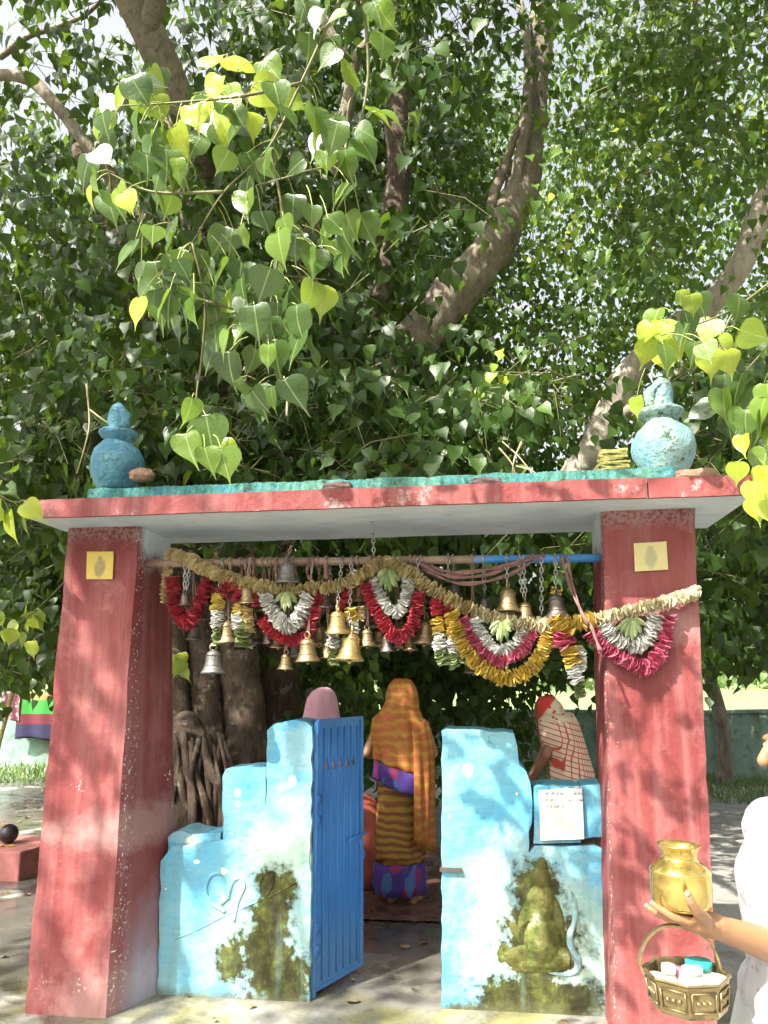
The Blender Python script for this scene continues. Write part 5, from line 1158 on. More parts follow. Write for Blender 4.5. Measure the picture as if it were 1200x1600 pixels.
# low weeds and litter at the foot of the far wall, grass strip
def tufts(name, n, xr, yr, hr, mat, label, cat, seed):
    r = np.random.default_rng(seed); pos = np.column_stack([r.uniform(*xr, n), r.uniform(*yr, n), np.full(n, -0.02)]); sh = leaf_shape([(0.05, 0.1), (0.06, 0.5), (0.03, 0.8)], 0.2, 0.3)
    o = leaf_mesh(name, pos, r.uniform(*hr, n), np.clip(r.normal(.6, .25, n), 0, 1), mat, None, sh, 0.45, (0, -1, .3), .8, -1.0); return tag(o, label, cat)
tufts('grass', 9000, (1.5, 12), (6.2, 8.8), (0.05, 0.16), M_FINE, 'strip of rough grass at the foot of the right yard wall', 'grass', 3)
tufts('weeds', 5000, (-13, -4.0), (7.2, 9.1), (0.05, 0.20), M_FINE, 'weeds and litter at the foot of the left yard wall', 'weeds', 4)
# litter of leaves on the ground
SVn = 900; pos = np.column_stack([RNG.uniform(-9, 6, SVn), RNG.uniform(-2, 8, SVn), np.full(SVn, 0.012)])
o = leaf_mesh('leaf_litter', pos, RNG.uniform(.03, .09, SVn), RNG.uniform(.5, 1, SVn), simple('dry_leaf', (0.22, 0.15, 0.06), 0.8), None, LO, 3.0, (0, 0, 1), .12, 0.02); tag(o, 'fallen leaves scattered over the yard', 'leaves')
# small tree behind the right pillar and others beyond
def small_tree(name, bx, by, h, r, seed, label, n, tone, trunk_r=.10, mat=M_FINE, ls=(0.05, 0.10), lean=0.0, low=0.35):
    rr = random.Random(seed); t = thing(name, (bx, by, 0), label, 'tree', 'trees beyond the yard'); top = np.array([bx+lean, by, h*0.62])
    MB().tube([(bx, by, -0.03), (bx+lean*.2+.05, by, h*.2), (bx+lean*.6-.04, by, h*.4), top], [trunk_r*1.25, trunk_r, trunk_r*.85, trunk_r*.6], 12, n=18, lump=.18, lscale=3).build('trunk', M_BARK, t)
    mb = MB(); c = Crown()
    for i in range(9):
        a = rr.uniform(0, 6.3); e = np.array([bx+lean+math.cos(a)*r*rr.uniform(.5, .9), by+math.sin(a)*r*.7, h*rr.uniform(.5, .95)]); s0 = np.array([bx+lean*.6, by, h*rr.uniform(.35, .6)]); mb.tube([s0, (s0+e)/2+np.array([0, 0, .15]), e], [trunk_r*.5, trunk_r*.3, .012], 6, n=8)
    mb.build('limbs', M_BARK, t)
    for i in range(n):
        a = rr.uniform(0, 6.3); q = math.sqrt(rr.random())*r; z = h*(low+(1-low)*rr.random())
        if fbm((q*math.cos(a)+seed, q*math.sin(a), z), 0.9, seed) < -0.18: continue
        c.clump((bx+lean+q*math.cos(a), by+q*math.sin(a)*.8, z), 18, (.20, .20, .13), ls, tone, False)
    c.build(t, mat)
small_tree('small_tree', at(1132, 1213, 8.0)[0], 8.0, 4.2, 1.9, 3, 'slender leafy tree before the turquoise wall right of the right pillar', 200, (.5, .25), 0.10, lean=-.1, low=.42)
small_tree('field_tree', 8.2, 15, 6.5, 3.2, 8, 'pale leafy tree beyond the wall at the right edge', 260, (.8, .2), .18, ls=(0.12, 0.2))
small_tree('field_tree', -11.2, 14, 6.0, 3.6, 5, 'leafy tree beyond the turquoise wall at the left edge', 300, (.4, .2), .18, ls=(0.12, 0.2), low=.2)
pos = []; 
for i in range(260):
    x = RNG.uniform(-90, 110); c = np.array([x, RNG.uniform(85, 120), RNG.uniform(.5, 6)]); pos.append(c+RNG.normal(0, 1, (40, 3))*np.array([2.2, 1.5, 1.2]))
pos = np.vstack(pos); o = leaf_mesh('distant_trees', pos, RNG.uniform(.6, 1.2, len(pos)), RNG.uniform(.2, .9, len(pos)), M_FINE, None); tag(o, 'far line of trees beyond the fields', 'trees')

# red rounded shrine stone behind the door
mb = MB(); c = at(560, 1390, 2.1); c[2] = 0.015
sh = mb.lathe([(0.02, 0), (0.24, 0), (0.25, .10), (0.24, .28), (0.21, .44), (0.15, .56), (0.07, .62), (0.02, .63)], c, 24, .02, 5).build('shrine_stone', simple('vermilion_paint', (0.38, 0.085, 0.05), 0.7, var=.3, scale=8), origin=c); tag(sh, 'rounded vermilion painted shrine stone behind the open door leaf', 'shrine stone')

# ------------------------------------------------------------------ people
def m_skin(col):
    t = NT('skin'); co = t.obj(); n = t.noise(co, 60, 4); n1 = t.noise(co, 8, 3)
    c = t.mix(t.math('MULTIPLY', n1, 0.5), col, tuple(k*1.25 for k in col)); nd = t.n('ShaderNodeBsdfPrincipled'); t.put(nd.inputs['Base Color'], c); nd.inputs['Roughness'].default_value = .5
    nd.inputs['Subsurface Weight'].default_value = 0.08; nd.inputs['Subsurface Radius'].default_value = (.01, .004, .002); t.put(nd.inputs['Normal'], t.bump(n, .12, .002)); return t.done(nd.outputs[0])
M_SKIN = m_skin((0.20, 0.095, 0.055)); M_SKIN2 = m_skin((0.30, 0.155, 0.075))
M_HAIR = simple('black_hair', (0.012, 0.010, 0.010), .45)
def loft(name, rings, mat, parent, seg=48, a0=0.0, a1=2*math.pi, folds=0.0, nf=14, thick=0.004, seed=0, smooth=True, skew=(0, 0)):
    """rings: (cx, cy, z, rx, ry) or with own angle range; open when the angle range is not a full turn"""
    V = []; Fc = []; closed = abs(a1-a0-2*math.pi) < 1e-6; m = seg if closed else seg+1
    for k, (cx, cy, z, rx, ry) in enumerate(rings):
        tt = k/max(1, len(rings)-1)
        for j in range(m):
            a = a0+(a1-a0)*j/seg; f = 1+folds*(0.25+tt)*(math.sin(nf*a+seed+1.2*math.sin(a*3+seed+tt*2))*.6+mnoise.noise(Vector((a*2.2, z*4, seed)))*.8)
            V.append((cx+rx*f*math.cos(a), cy+ry*f*math.sin(a), z+(skew[0]+(skew[1]-skew[0])*tt)*math.cos(a)+0.010*folds*10*mnoise.noise(Vector((a*3, z*6, seed+4)))))
    for k in range(len(rings)-1):
        for j in range(seg): Fc.append((k*m+j, k*m+(j+1) % m, (k+1)*m+(j+1) % m, (k+1)*m+j))
    o = mesh_obj(name, V, Fc, mat, parent, smooth=smooth); mod_solid(o, thick); return o
def head_parts(mb, c, face, s=1.0):
    """cranium, jaw, nose, ears; face = unit vector the face looks along"""
    f = np.asarray(face, float); f /= np.linalg.norm(f); r = np.cross(f, [0, 0, 1]); r /= np.linalg.norm(r); u = np.cross(r, f); c = np.asarray(c, float); R = np.column_stack([r, f, u])
    P = lambda x, y, z: c+R@np.array([x, y, z])*s
    mb.ball(P(0, -.012, .03), np.array([.074, .092, .085])*s, 18, 12, R); mb.ball(P(0, .022, -.035), np.array([.058, .066, .072])*s, 16, 10, R)
    mb.caps_(P(0, .082, .015), P(0, .104, -.022), .010*s, .014*s, 8); mb.ball(P(0, .085, -.055), np.array([.024, .014, .010])*s, 10, 8, R); mb.ball(P(0, .078, -.094), np.array([.024, .020, .018])*s, 10, 8, R)
    for g_ in (-1, 1):
        mb.ball(P(g_*.074, -.005, -.005), np.array([.010, .020, .032])*s, 10, 8, R); mb.ball(P(g_*.030, .074, .024), np.array([.026, .014, .009])*s, 10, 8, R); mb.ball(P(g_*.045, .055, -.02), np.array([.022, .022, .024])*s, 10, 8, R)
    mb.caps_(P(0, -.03, -.06), P(0, -.035, -.16), .052*s, .056*s, 12); return P
def hand_parts(mb, w, d, n, s=1.0, curl=0.4, thumb=1):
    """open slightly curled hand: wrist w, pointing along d, palm normal n"""
    d = np.asarray(d, float); d /= np.linalg.norm(d); n = np.asarray(n, float); n = n-d*(n@d); n /= np.linalg.norm(n); x = np.cross(d, n)
    P = lambda a, b, c: np.asarray(w)+(x*a+d*b+n*c)*s
    mb.ball(P(0, .045, 0), np.array([.040, .050, .015])*s, 12, 8, np.column_stack([x, d, n]))
    for i, (a, L) in enumerate(((-.030, .066), (-.010, .076), (.010, .070), (.028, .056))):
        b0 = P(a*.9, .075, 0); b1 = P(a, .075+L*.45, curl*L*.15); b2 = P(a, .075+L*.75, curl*L*.42); b3 = P(a, .075+L*.95, curl*L*.75)
        mb.caps_(b0, b1, .0095*s, .0088*s, 8); mb.caps_(b1, b2, .0088*s, .0080*s, 8); mb.caps_(b2, b3, .0080*s, .0068*s, 8)
    t0 = P(-thumb*.030, .020, .004); t1 = P(-thumb*.055, .050, .012); t2 = P(-thumb*.060, .080, .016); mb.caps_(t0, t1, .013*s, .0105*s, 8); mb.caps_(t1, t2, .0105*s, .008*s, 8)
def body(mb, bx, by, face, H, arms, foot=True, lean=(0, 0), headface=None, head_off=(0, 0, 0)):
    """arms: list of (shoulder side, elbow, wrist, palm normal)"""
    f = np.array([face[0], face[1], 0.]); f /= np.linalg.norm(f); r = np.cross(f, [0, 0, 1]); k = H/1.5; L = np.array([lean[0], lean[1], 0])
    B = np.array([bx, by, 0.])
    hip = B+np.array([0, 0, .80*k]); ch = B+L*.7+np.array([0, 0, 1.10*k]); nk = B+L*.95+np.array([0, 0, 1.25*k])
    mb.ball(hip, np.array([.155, .12, .13])*k, 16, 10, np.column_stack([r, f, [0, 0, 1]])); mb.caps_(hip, ch, .12*k, .115*k, 14); mb.ball(ch, np.array([.155, .105, .14])*k, 16, 10, np.column_stack([r, f, [0, 0, 1]]))
    mb.caps_(ch+np.array([0, 0, .05]), nk, .09*k, .055*k, 12)
    hc = nk+np.array([0, 0, .15*k])+L*.1+np.asarray(head_off); Ph = head_parts(mb, hc, headface if headface is not None else f, k*.98)
    mb.caps_(nk, hc-np.array([0, 0, .05]), .050*k, .05*k, 12)
    for g_ in (-1, 1):
        sh_ = ch+r*g_*.155*k+np.array([0, 0, .09*k]); mb.caps_(ch+np.array([0, 0, .09*k]), sh_, .07*k, .055*k, 12)
        hp = hip+r*g_*.075*k; kn = B+r*g_*.075*k+f*.02+np.array([0, 0, .43*k]); an = B+r*g_*.075*k-f*.02+np.array([0, 0, .07*k])
        mb.caps_(hp, kn, .085*k, .055*k, 12); mb.caps_(kn, an, .055*k, .034*k, 12); mb.ball(kn*.6+an*.4-f*.018, np.array([.048, .05, .10])*k, 10, 8)
        if foot:
            mb.ball(an-np.array([0, 0, .035*k])-f*.012, np.array([.032, .036, .034])*k, 10, 8); mb.caps_(an-np.array([0, 0, .035*k]), an+f*.115*k-np.array([0, 0, .048*k]), .030*k, .020*k, 10); mb.ball(an+f*.13*k-np.array([0, 0, .052*k]), np.array([.040, .045, .016])*k, 10, 8, np.column_stack([r, f, [0, 0, 1]]))
            for q in range(5): mb.caps_(an+f*.15*k+r*(q-2)*.015*k-np.array([0, 0, .056*k]), an+f*(.178-.006*abs(q-1))*k+r*(q-2)*.016*k-np.array([0, 0, .058*k]), .009*k, .008*k, 6)
    for (g_, elb, wr, pn) in arms:
        sh_ = ch+r*g_*.165*k+np.array([0, 0, .085*k]); elb = np.asarray(elb, float); wr = np.asarray(wr, float)
        mb.caps_(sh_, elb, .046*k, .037*k, 12); mb.caps_(elb, wr, .037*k, .025*k, 12); hand_parts(mb, wr, wr-elb, pn, k*.95, .6, g_)
    return hc, Ph

def m_sari(z0):
    t = NT('striped_sari'); co = t.pos(); n = t.noise(co, 2.5, 3); z = t.sep(co)[2]
    w = t.math('SINE', t.math('MULTIPLY', t.math('ADD', z, t.math('MULTIPLY', n, 0.14)), 128.0))
    c = t.mix(t.step(w, -.5, .5), (0.22, 0.075, 0.03), (0.36, 0.22, 0.03)); nz = t.noise(co, 40, 4)
    return t.done(t.bsdf(c, .8, 0, t.bump(nz, .3, .004)))
def m_veil():
    t = NT('orange_veil'); co = t.pos(); n = t.noise(co, 6, 4); z = t.sep(co)[2]
    w = t.math('SINE', t.math('MULTIPLY', t.math('ADD', z, t.math('MULTIPLY', n, 0.16)), 95.0))
    c = t.mix(t.step(w, .0, .6), (0.34, 0.11, 0.02), (0.38, 0.19, 0.03)); c = t.mix(t.step(t.noise(co, 9, 2), .60, .66), c, (0.50, 0.10, 0.06))
    return t.done(t.bsdf(c, .75, 0, t.bump(t.noise(co, 50, 4), .3, .004)))
def m_border():
    t = NT('violet_border'); co = t.pos(); v = t.voro(t.vmath('MULTIPLY', co, (1, 1, .5)), 16, 'F1', 'Color')
    x, y, z = t.sep(v); c = t.ramp(x, [(0., (.06, .03, .20)), (.55, (.05, .13, .30)), (.7, (.22, .02, .10)), (.82, (.30, .26, .05)), (.9, (.07, .03, .22))], 'CONSTANT')
    return t.done(t.bsdf(c, .8, 0, t.bump(t.noise(co, 50, 4), .3, .004)))
# woman in the yellow striped sari, seen from behind
f1 = ag(622, 1412); X1, Y1 = f1[0]+0.035, f1[1]
mb = MB(); body(mb, X1, Y1, (0.15, 1, 0), 1.47, [(-1, (X1-.250, Y1-.03, .98), (X1-.15, Y1+.20, .92), (.8, 0, .4)), (1, (X1+.22, Y1+.02, .98), (X1+.12, Y1+.22, 1.0), (-.8, 0, .4))])
W1 = mod_remesh(mb.build('person', M_SKIN2, origin=(X1, Y1, 0)), .009, 5); tag(W1, 'person in orange veil and yellow striped sari, back turned, beyond the doorway', 'person')
zr = [.90, .80, .70, .58, .46, .34, .27]; loft('sari_skirt', [(X1-.004*i, Y1, z, .162+.001*i, .135+.003*i) for i, z in enumerate(zr)], m_sari(0), W1, folds=.08, nf=9)
loft('sari_border', [(X1-.026, Y1, .275, .176, .160), (X1-.028, Y1, .20, .176, .160), (X1-.030, Y1, .13, .180, .165), (X1-.030, Y1, .075, .178, .162)], m_border(), W1, folds=.08, nf=9, seed=0)
loft('blouse', [(X1, Y1, 1.20, .12, .10), (X1, Y1, 1.12, .185, .125), (X1, Y1, 1.0, .16, .12), (X1, Y1, .93, .145, .115)], m_border(), W1, folds=.01)
hz = 1.47
vr = [(X1+.01, Y1+.02, hz+.025, .02, .02), (X1+.01, Y1+.015, hz+.015, .06, .07), (X1+.01, Y1+.005, hz-.03, .098, .115), (X1+.01, Y1-.005, hz-.09, .112, .125), (X1+.01, Y1-.02, hz-.16, .118, .12), (X1+.005, Y1-.02, hz-.23, .150, .115), (X1, Y1-.01, hz-.29, .205, .13), (X1, Y1-.01, hz-.38, .215, .145), (X1+.005, Y1-.015, hz-.48, .20, .155), (X1+.01, Y1-.015, hz-.56, .198, .165), (X1+.01, Y1-.015, hz-.585, .199, .168)]
loft('veil', vr, m_veil(), W1, a0=math.radians(172), a1=math.radians(418), folds=.06, nf=9, seed=2, skew=(0, -.06))
loft('veil_border', [(X1+.01, Y1-.015, hz-.586, .200, .170), (X1+.008, Y1-.015, hz-.64, .200, .172), (X1+.005, Y1-.015, hz-.70, .203, .174), (X1+.005, Y1-.015, hz-.725, .205, .175)], m_border(), W1, a0=math.radians(172), a1=math.radians(418), folds=.06, nf=9, seed=2, skew=(-.06, -.075))
loft('sari_loose_end', [(X1+.02, Y1-.03, hz-.27, .175, .125), (X1+.025, Y1-.03, hz-.42, .20, .155), (X1+.03, Y1-.03, hz-.60, .20, .178), (X1+.03, Y1-.03, hz-.78, .19, .185), (X1+.032, Y1-.03, hz-.95, .185, .19), (X1+.03, Y1-.03, hz-1.02, .185, .192)], m_veil(), W1, a0=math.radians(292), a1=math.radians(372), folds=.09, nf=16, seed=6, skew=(0, -.10))
# woman with pink veil behind the door leaf
p3 = at(503, 1110, 0.95); X3, Y3 = p3[0], 0.95; H3 = 1.425
mb = MB(); body(mb, X3, Y3, (0, 1, 0), H3, [(-1, (X3-.23, Y3+.02, .95), (X3-.10, Y3+.24, 1.0), (.8, 0, .4)), (1, (X3+.22, Y3+.02, .95), (X3+.10, Y3+.24, 1.0), (-.8, 0, .4))])
W3 = mod_remesh(mb.build('person', M_SKIN2, origin=(X3, Y3, 0)), .011, 5); tag(W3, 'person under a pale pink veil, only the covered head showing above the door leaf', 'person')
t = NT('pink_cloth'); co = t.pos(); M_PINK = t.done(t.bsdf(t.mix(t.noise(co, 25, 4), (0.52, 0.24, 0.30), (0.66, 0.38, 0.44)), .8, 0, t.bump(t.noise(t.vmath('MULTIPLY', co, (40, 40, 6)), 1, 3), .3, .006)))
loft('veil', [(X3+.01, Y3+.01, H3+.018, .012, .012), (X3+.008, Y3+.008, H3+.010, .042, .048), (X3+.005, Y3+.005, H3-.012, .070, .080), (X3, Y3, H3-.045, .090, .100), (X3, Y3-.005, H3-.085, .100, .110), (X3, Y3-.01, H3-.14, .108, .115), (X3, Y3-.01, H3-.20, .125, .11), (X3, Y3, H3-.27, .20, .125), (X3, Y3, H3-.40, .20, .135), (X3, Y3, H3-.62, .19, .15)], M_PINK, W3, a0=math.radians(120), a1=math.radians(420), folds=.05, nf=7, seed=5)
loft('skirt', [(X3, Y3, .86, .16, .13), (X3, Y3, .6, .19, .17), (X3, Y3, .3, .21, .19), (X3, Y3, .05, .22, .2)], M_PINK, W3, folds=.05, nf=12, seed=6)
# woman bending forward behind the right wall, facing left
Y2 = 2.2; p = at(868, 1230, Y2); X2 = p[0]; hd = at(851, 1112, Y2); H2 = 1.45
mb = MB(); hx = np.array([hd[0]-(X2-.06), 0, hd[2]-(1.25*H2/1.5+.15*H2/1.5)])
hip = np.array([X2+.10, Y2, .78]); ch = np.array([X2+.045, Y2, 1.06]); nk = np.array([X2-.01, Y2, 1.20])
mb.ball(hip, (.13, .15, .13), 14, 10); mb.caps_(hip, ch, .12, .115, 14); mb.ball(ch, (.11, .155, .14), 14, 10); mb.caps_(ch, nk, .09, .055, 12)
head_parts(mb, hd, (-1, -.15, -.22), .93); mb.caps_(nk, hd-np.array([-.02, 0, .04]), .05, .05, 12)
for g_ in (-1, 1):
    s_ = ch+np.array([-.01, g_*.16, .07]); e_ = np.array([X2-.07, Y2+g_*.17, .94]); w_ = np.array([X2-.15, Y2+g_*.09, .80])
    mb.caps_(ch+np.array([0, 0, .08]), s_, .07, .055); mb.caps_(s_, e_, .045, .037); mb.caps_(e_, w_, .036, .025); hand_parts(mb, w_, w_-e_, (0, -g_*.6, .7), .93, .7, g_)
    kn = np.array([X2+.07, Y2+g_*.075, .42]); an = np.array([X2+.09, Y2+g_*.075, .07]); mb.caps_(hip+np.array([0, g_*.075, 0]), kn, .085, .055); mb.caps_(kn, an, .055, .034); mb.caps_(an-np.array([0, 0, .035]), an+np.array([-.13, 0, -.05]), .03, .018)
    for q in range(5): mb.caps_(an+np.array([-.14, (q-2)*.015, -.054]), an+np.array([-.168+.005*abs(q-1), (q-2)*.016, -.057]), .009, .008, 6)
W2 = mod_remesh(mb.build('person', M_SKIN, origin=(X2+.08, Y2, 0)), .010, 5); tag(W2, 'person in a cream shawl printed red bending forward behind the right low wall', 'person')
t = NT('cream_red_shawl'); co = t.pos(); x, y, z = t.sep(co)
g1 = t.math('ABSOLUTE', t.math('SUBTRACT', t.math('FRACT', t.math('MULTIPLY', t.math('ADD', y, t.math('MULTIPLY', x, .6)), 26)), .5)); g2 = t.math('ABSOLUTE', t.math('SUBTRACT', t.math('FRACT', t.math('MULTIPLY', t.math('ADD', z, t.math('MULTIPLY', x, .3)), 26)), .5))
gr = t.math('MAXIMUM', t.step(g1, .36, .42), t.step(g2, .36, .42)); low = t.step(z, 1.19, 1.17); bl = t.step(t.voro(co, 22), .32, .26)
pat = t.math('ADD', t.math('MULTIPLY', gr, low), t.math('MULTIPLY', bl, t.math('SUBTRACT', 1.0, low)), True)
c = t.mix(pat, (0.56, 0.46, 0.34), (0.42, 0.06, 0.04)); top = t.step(t.math('SUBTRACT', z, t.math('MULTIPLY', t.math('SUBTRACT', x, hd[0]), 1.1)), hd[2]+.0, hd[2]+.02)
c = t.mix(top, c, (0.50, 0.035, 0.03)); M_CS = t.done(t.bsdf(c, .8, 0, t.bump(t.noise(co, 40, 4), .3, .005)))
rings = [(hd[0]+.018, Y2, hd[2]+.118, .02, .02), (hd[0]+.015, Y2, hd[2]+.105, .07, .06), (hd[0]+.022, Y2, hd[2]+.06, .104, .100), (hd[0]+.035, Y2, hd[2]-.0, .118, .118), (hd[0]+.05, Y2, hd[2]-.06, .125, .125), (X2+.01, Y2, 1.235, .145, .185), (X2+.02, Y2, 1.16, .170, .235), (X2+.04, Y2, 1.05, .180, .25), (X2+.08, Y2, .92, .175, .21), (X2+.10, Y2, .80, .185, .205), (X2+.10, Y2, .72, .19, .21)]
loft('shawl', rings, M_CS, W2, a0=math.radians(-142), a1=math.radians(142), folds=.045, nf=8, seed=3)
loft('skirt', [(X2+.10, Y2, .82, .155, .17), (X2+.09, Y2, .5, .18, .2), (X2+.08, Y2, .2, .20, .22), (X2+.08, Y2, .05, .21, .23)], M_CS, W2, folds=.05, nf=12, seed=8)

# ---- near person holding the brass pot and basket
YN = -2.2; kN = K_(YN)*0.88; hN = lambda u, v, dy=0.0: at(u, v, YN+dy)
wr = hN(1120, 1448, .015); el_ = hN(1246, 1492, .12); shd = hN(1236, 1318, .10)
mb = MB()
hc = hN(1264, 1168, .17); Pn = head_parts(mb, hc, (-1, .05, -.08), 1.0)
chN = hN(1250, 1385, .15); hipN = np.array([chN[0]+.012, chN[1], .76])
mb.caps_(hipN, chN, .12, .115, 14); mb.ball(hipN, (.125, .155, .13), 14, 10); mb.ball(chN, (.11, .155, .14), 14, 10); mb.caps_(chN+np.array([0, 0, .08]), hc+np.array([.03, 0, -.12]), .08, .054, 12)
for g_ in (-1, 1):
    mb.caps_(chN+np.array([0, 0, .09]), chN+np.array([0, g_*.15, .10]), .07, .055); kn = np.array([hipN[0]-.02, hipN[1]+g_*.08, .41]); an = np.array([hipN[0]+.01, hipN[1]+g_*.08, .07])
    mb.caps_(hipN+np.array([0, g_*.08, 0]), kn, .085, .055); mb.caps_(kn, an, .055, .034); mb.caps_(an-np.array([0, 0, .035]), an+np.array([-.13, 0, -.05]), .03, .018)
    for q in range(5): mb.caps_(an+np.array([-.14, (q-2)*.015, -.054]), an+np.array([-.168+.005*abs(q-1), (q-2)*.016, -.057]), .009, .008, 6)
mb.caps_(chN+np.array([-.005, -.155, .09]), el_, .046, .040, 14); mb.caps_(el_, (el_*.6+wr*.4), .037, .034, 14); mb.caps_((el_*.6+wr*.4), wr, .034, .0235, 14)
# other arm hangs at the side
e2 = chN+np.array([.03, .20, -.18]); w2 = e2+np.array([-.04, .02, -.22]); mb.caps_(chN+np.array([0, .15, .09]), e2, .046, .038); mb.caps_(e2, w2, .037, .025); hand_parts(mb, w2, w2-e2, (-.3, -1, 0), .95, .5, 1)
# palm under the pot, fingers spread to the left, thumb up the near side
mb.ball(hN(1092, 1441, .01), (.046, .042, .019), 14, 10, roty(.08)); mb.caps_(wr, hN(1100, 1443, .012), .026, .026, 12)
zb_pot = hN(1066, 1421)[2]
def finger(pts, r0, r1):
    for i in range(len(pts)-1): a = r0+(r1-r0)*i/(len(pts)-1); b = r0+(r1-r0)*(i+1)/(len(pts)-1); mb.caps_(hN(*pts[i]), hN(*pts[i+1]), a, b, 10)
finger([(1078, 1440, -.030), (1052, 1433, -.036), (1034, 1422, -.034), (1019, 1412, -.030)], .0105, .0066)
finger([(1070, 1438, -.006), (1044, 1434, -.008), (1026, 1426, -.006), (1011, 1417, -.002)], .0108, .0068)
finger([(1070, 1438, .018), (1044, 1435, .022), (1027, 1427, .028), (1014, 1418, .034)], .0105, .0066)
finger([(1076, 1438, .038), (1054, 1434, .048), (1040, 1427, .056), (1030, 1419, .062)], .0095, .0060)
finger([(1104, 1438, -.030), (1088, 1424, -.066), (1078, 1408, -.078), (1074, 1396, -.077)], .0135, .0085)
N4 = mod_remesh(mb.build('person', M_SKIN2, origin=(hipN[0], hipN[1], 0)), .0048, 4); tag(N4, 'person in a white printed top at the right edge holding out a brass pot', 'person')
M_NAIL = simple('fingernail', (.46, .28, .20), .3, var=.05)
for px_ in ((1019, 1410.5, -.032, .4), (1010.5, 1415, -.006, .4), (1075, 1397, -.0855, 1.4)): MB().ball(hN(*px_[:3]), (.0052, .0022, .0042), 10, 6, roty(px_[3])).build('fingernail', M_NAIL, N4)
# hair, eyes
mb = MB(); hcap = hc+np.array([.03, 0, .035]); mb.ball(hcap, (.090, .084, .086), 18, 12); mb.ball(hc+np.array([.085, 0, -.03]), (.045, .05, .05), 12, 8); mb.build('hair', M_HAIR, N4)
ME_ = simple('eye', (.6, .58, .55), .2); MI_ = simple('iris', (.02, .012, .01), .2)
for g_ in (-1, 1):
    ey = MB().ball(Pn(g_*.030, .078, .006), (.012, .012, .011), 12, 8).build('eye', ME_, N4); MB().ball(Pn(g_*.030, .0875, .006), (.0045, .0045, .0045), 8, 6).build('iris', MI_, ey)
t = NT('white_printed_cotton'); co = t.pos(); v = t.voro(co, 55); c = t.mix(t.math('MULTIPLY', t.step(v, .30, .22), .55), (0.38, 0.365, 0.37), (0.20, 0.11, 0.16)); M_WHITE = t.done(t.bsdf(c, .85, 0, t.bump(t.noise(t.vmath('MULTIPLY', co, (1, 1, .35)), 34, 4, .6), .7, .012)))
mb = MB(); mb.caps_(hipN+np.array([0, 0, .10]), chN, .135, .130, 16); mb.ball(chN, (.126, .172, .148), 16, 12); mb.ball(hipN+np.array([-.01, 0, .06]), (.145, .175, .12), 16, 10)
for g_ in (-1, 1): mb.caps_(chN+np.array([0, 0, .095]), chN+np.array([0, g_*.155, .10]), .078, .066, 12)
mb.caps_(chN+np.array([-.005, -.16, .09]), chN+(el_-chN)*.62+np.array([0, -.02, .03]), .064, .060, 14); mb.caps_(chN+np.array([0, .155, .09]), chN*.45+e2*.55+np.array([0, .02, .02]), .062, .056, 14)
sh4 = mod_remesh(mb.build('top', M_WHITE, N4), .010, 3)
dt = sh4.modifiers.new('wrinkle', 'DISPLACE'); tx = bpy.data.textures.new('wrinkle', 'CLOUDS'); tx.noise_scale = .085; dt.texture = tx; dt.strength = .022; dt.mid_level = .5
t = NT('white_skirt_cotton'); co = t.pos(); M_WS = t.done(t.bsdf(t.mix(t.noise(co, 6, 4), (0.38, 0.38, 0.36), (0.45, 0.45, 0.43)), .85, 0, t.bump(t.noise(co, 30, 4), .3, .006)))
loft('skirt', [(hipN[0]-.005, hipN[1], .86, .135, .165), (hipN[0]-.01, hipN[1], .74, .165, .195), (hipN[0]-.01, hipN[1], .5, .18, .21), (hipN[0]-.01, hipN[1], .25, .20, .225), (hipN[0]-.01, hipN[1], .06, .215, .235)], M_WS, N4, folds=.05, nf=12, seed=11)
# brass pot (lota)
M_LOTA = m_brass('shiny_brass', (0.62, 0.44, 0.12), (0.74, 0.56, 0.20), 0.05, 0.10)
pc = hN(1066, 1421, .004); kk = 93*kN/2; Hh = (1421-1331)*kN
LP = [(.02, 0), (.62, 0), (.80, .03), (.93, .08), (.965, .14), (1.0, .36), (1.0, .40), (.985, .56), (1.0, .58), (.97, .62), (.80, .70), (.66, .745), (.60, .77), (.565, .80), (.56, .84), (.62, .93), (.70, .985), (.715, 1.0), (.69, 1.005), (.60, .93), (.53, .84), (.55, .78), (.90, .56), (.90, .16), (.02, .06)]
lota = MB().lathe([(r*kk, z*Hh*1.06) for r, z in LP], (0, 0, 0), 40, caps=False).build('brass_pot', M_LOTA); lota.location = pc; lota.rotation_euler = (0.0, math.radians(1.5), 0); tag(lota, 'shiny brass water pot resting on the open palm at the right', 'pot')
# brass basket
M_BASK = m_brass('antique_brass', (0.30, 0.23, 0.11), (0.44, 0.35, 0.19), 0.34, 0.6)
bc = hN(1072, 1520, .0); bz1 = hN(1072, 1519)[2]; rB = 63*kN; zB0 = bz1-0.062
BK = thing('brass_basket', (bc[0], bc[1], zB0), 'octagonal engraved brass basket hanging from the hand that holds the pot', 'basket')
def octo(prof, ph=0.0):
    V = []; Fc = []
    for r, z in prof:
        for j in range(8): a = 2*math.pi*(j+.5)/8+ph; V.append((bc[0]+r*math.cos(a), bc[1]+r*math.sin(a), z))
    for i in range(len(prof)-1):
        for j in range(8): Fc.append((i*8+j, i*8+(j+1) % 8, (i+1)*8+(j+1) % 8, (i+1)*8+j))
    return V, Fc
V, Fc = octo([(.004, zB0), (rB*.86, zB0), (rB*.88, zB0+.004), (rB*.97, bz1-.004), (rB*1.03, bz1), (rB*1.02, bz1+.004), (rB*.95, bz1+.001), (rB*.86, zB0+.006), (.004, zB0+.006)], .2); mesh_obj('tray', V, Fc, M_BASK, BK)
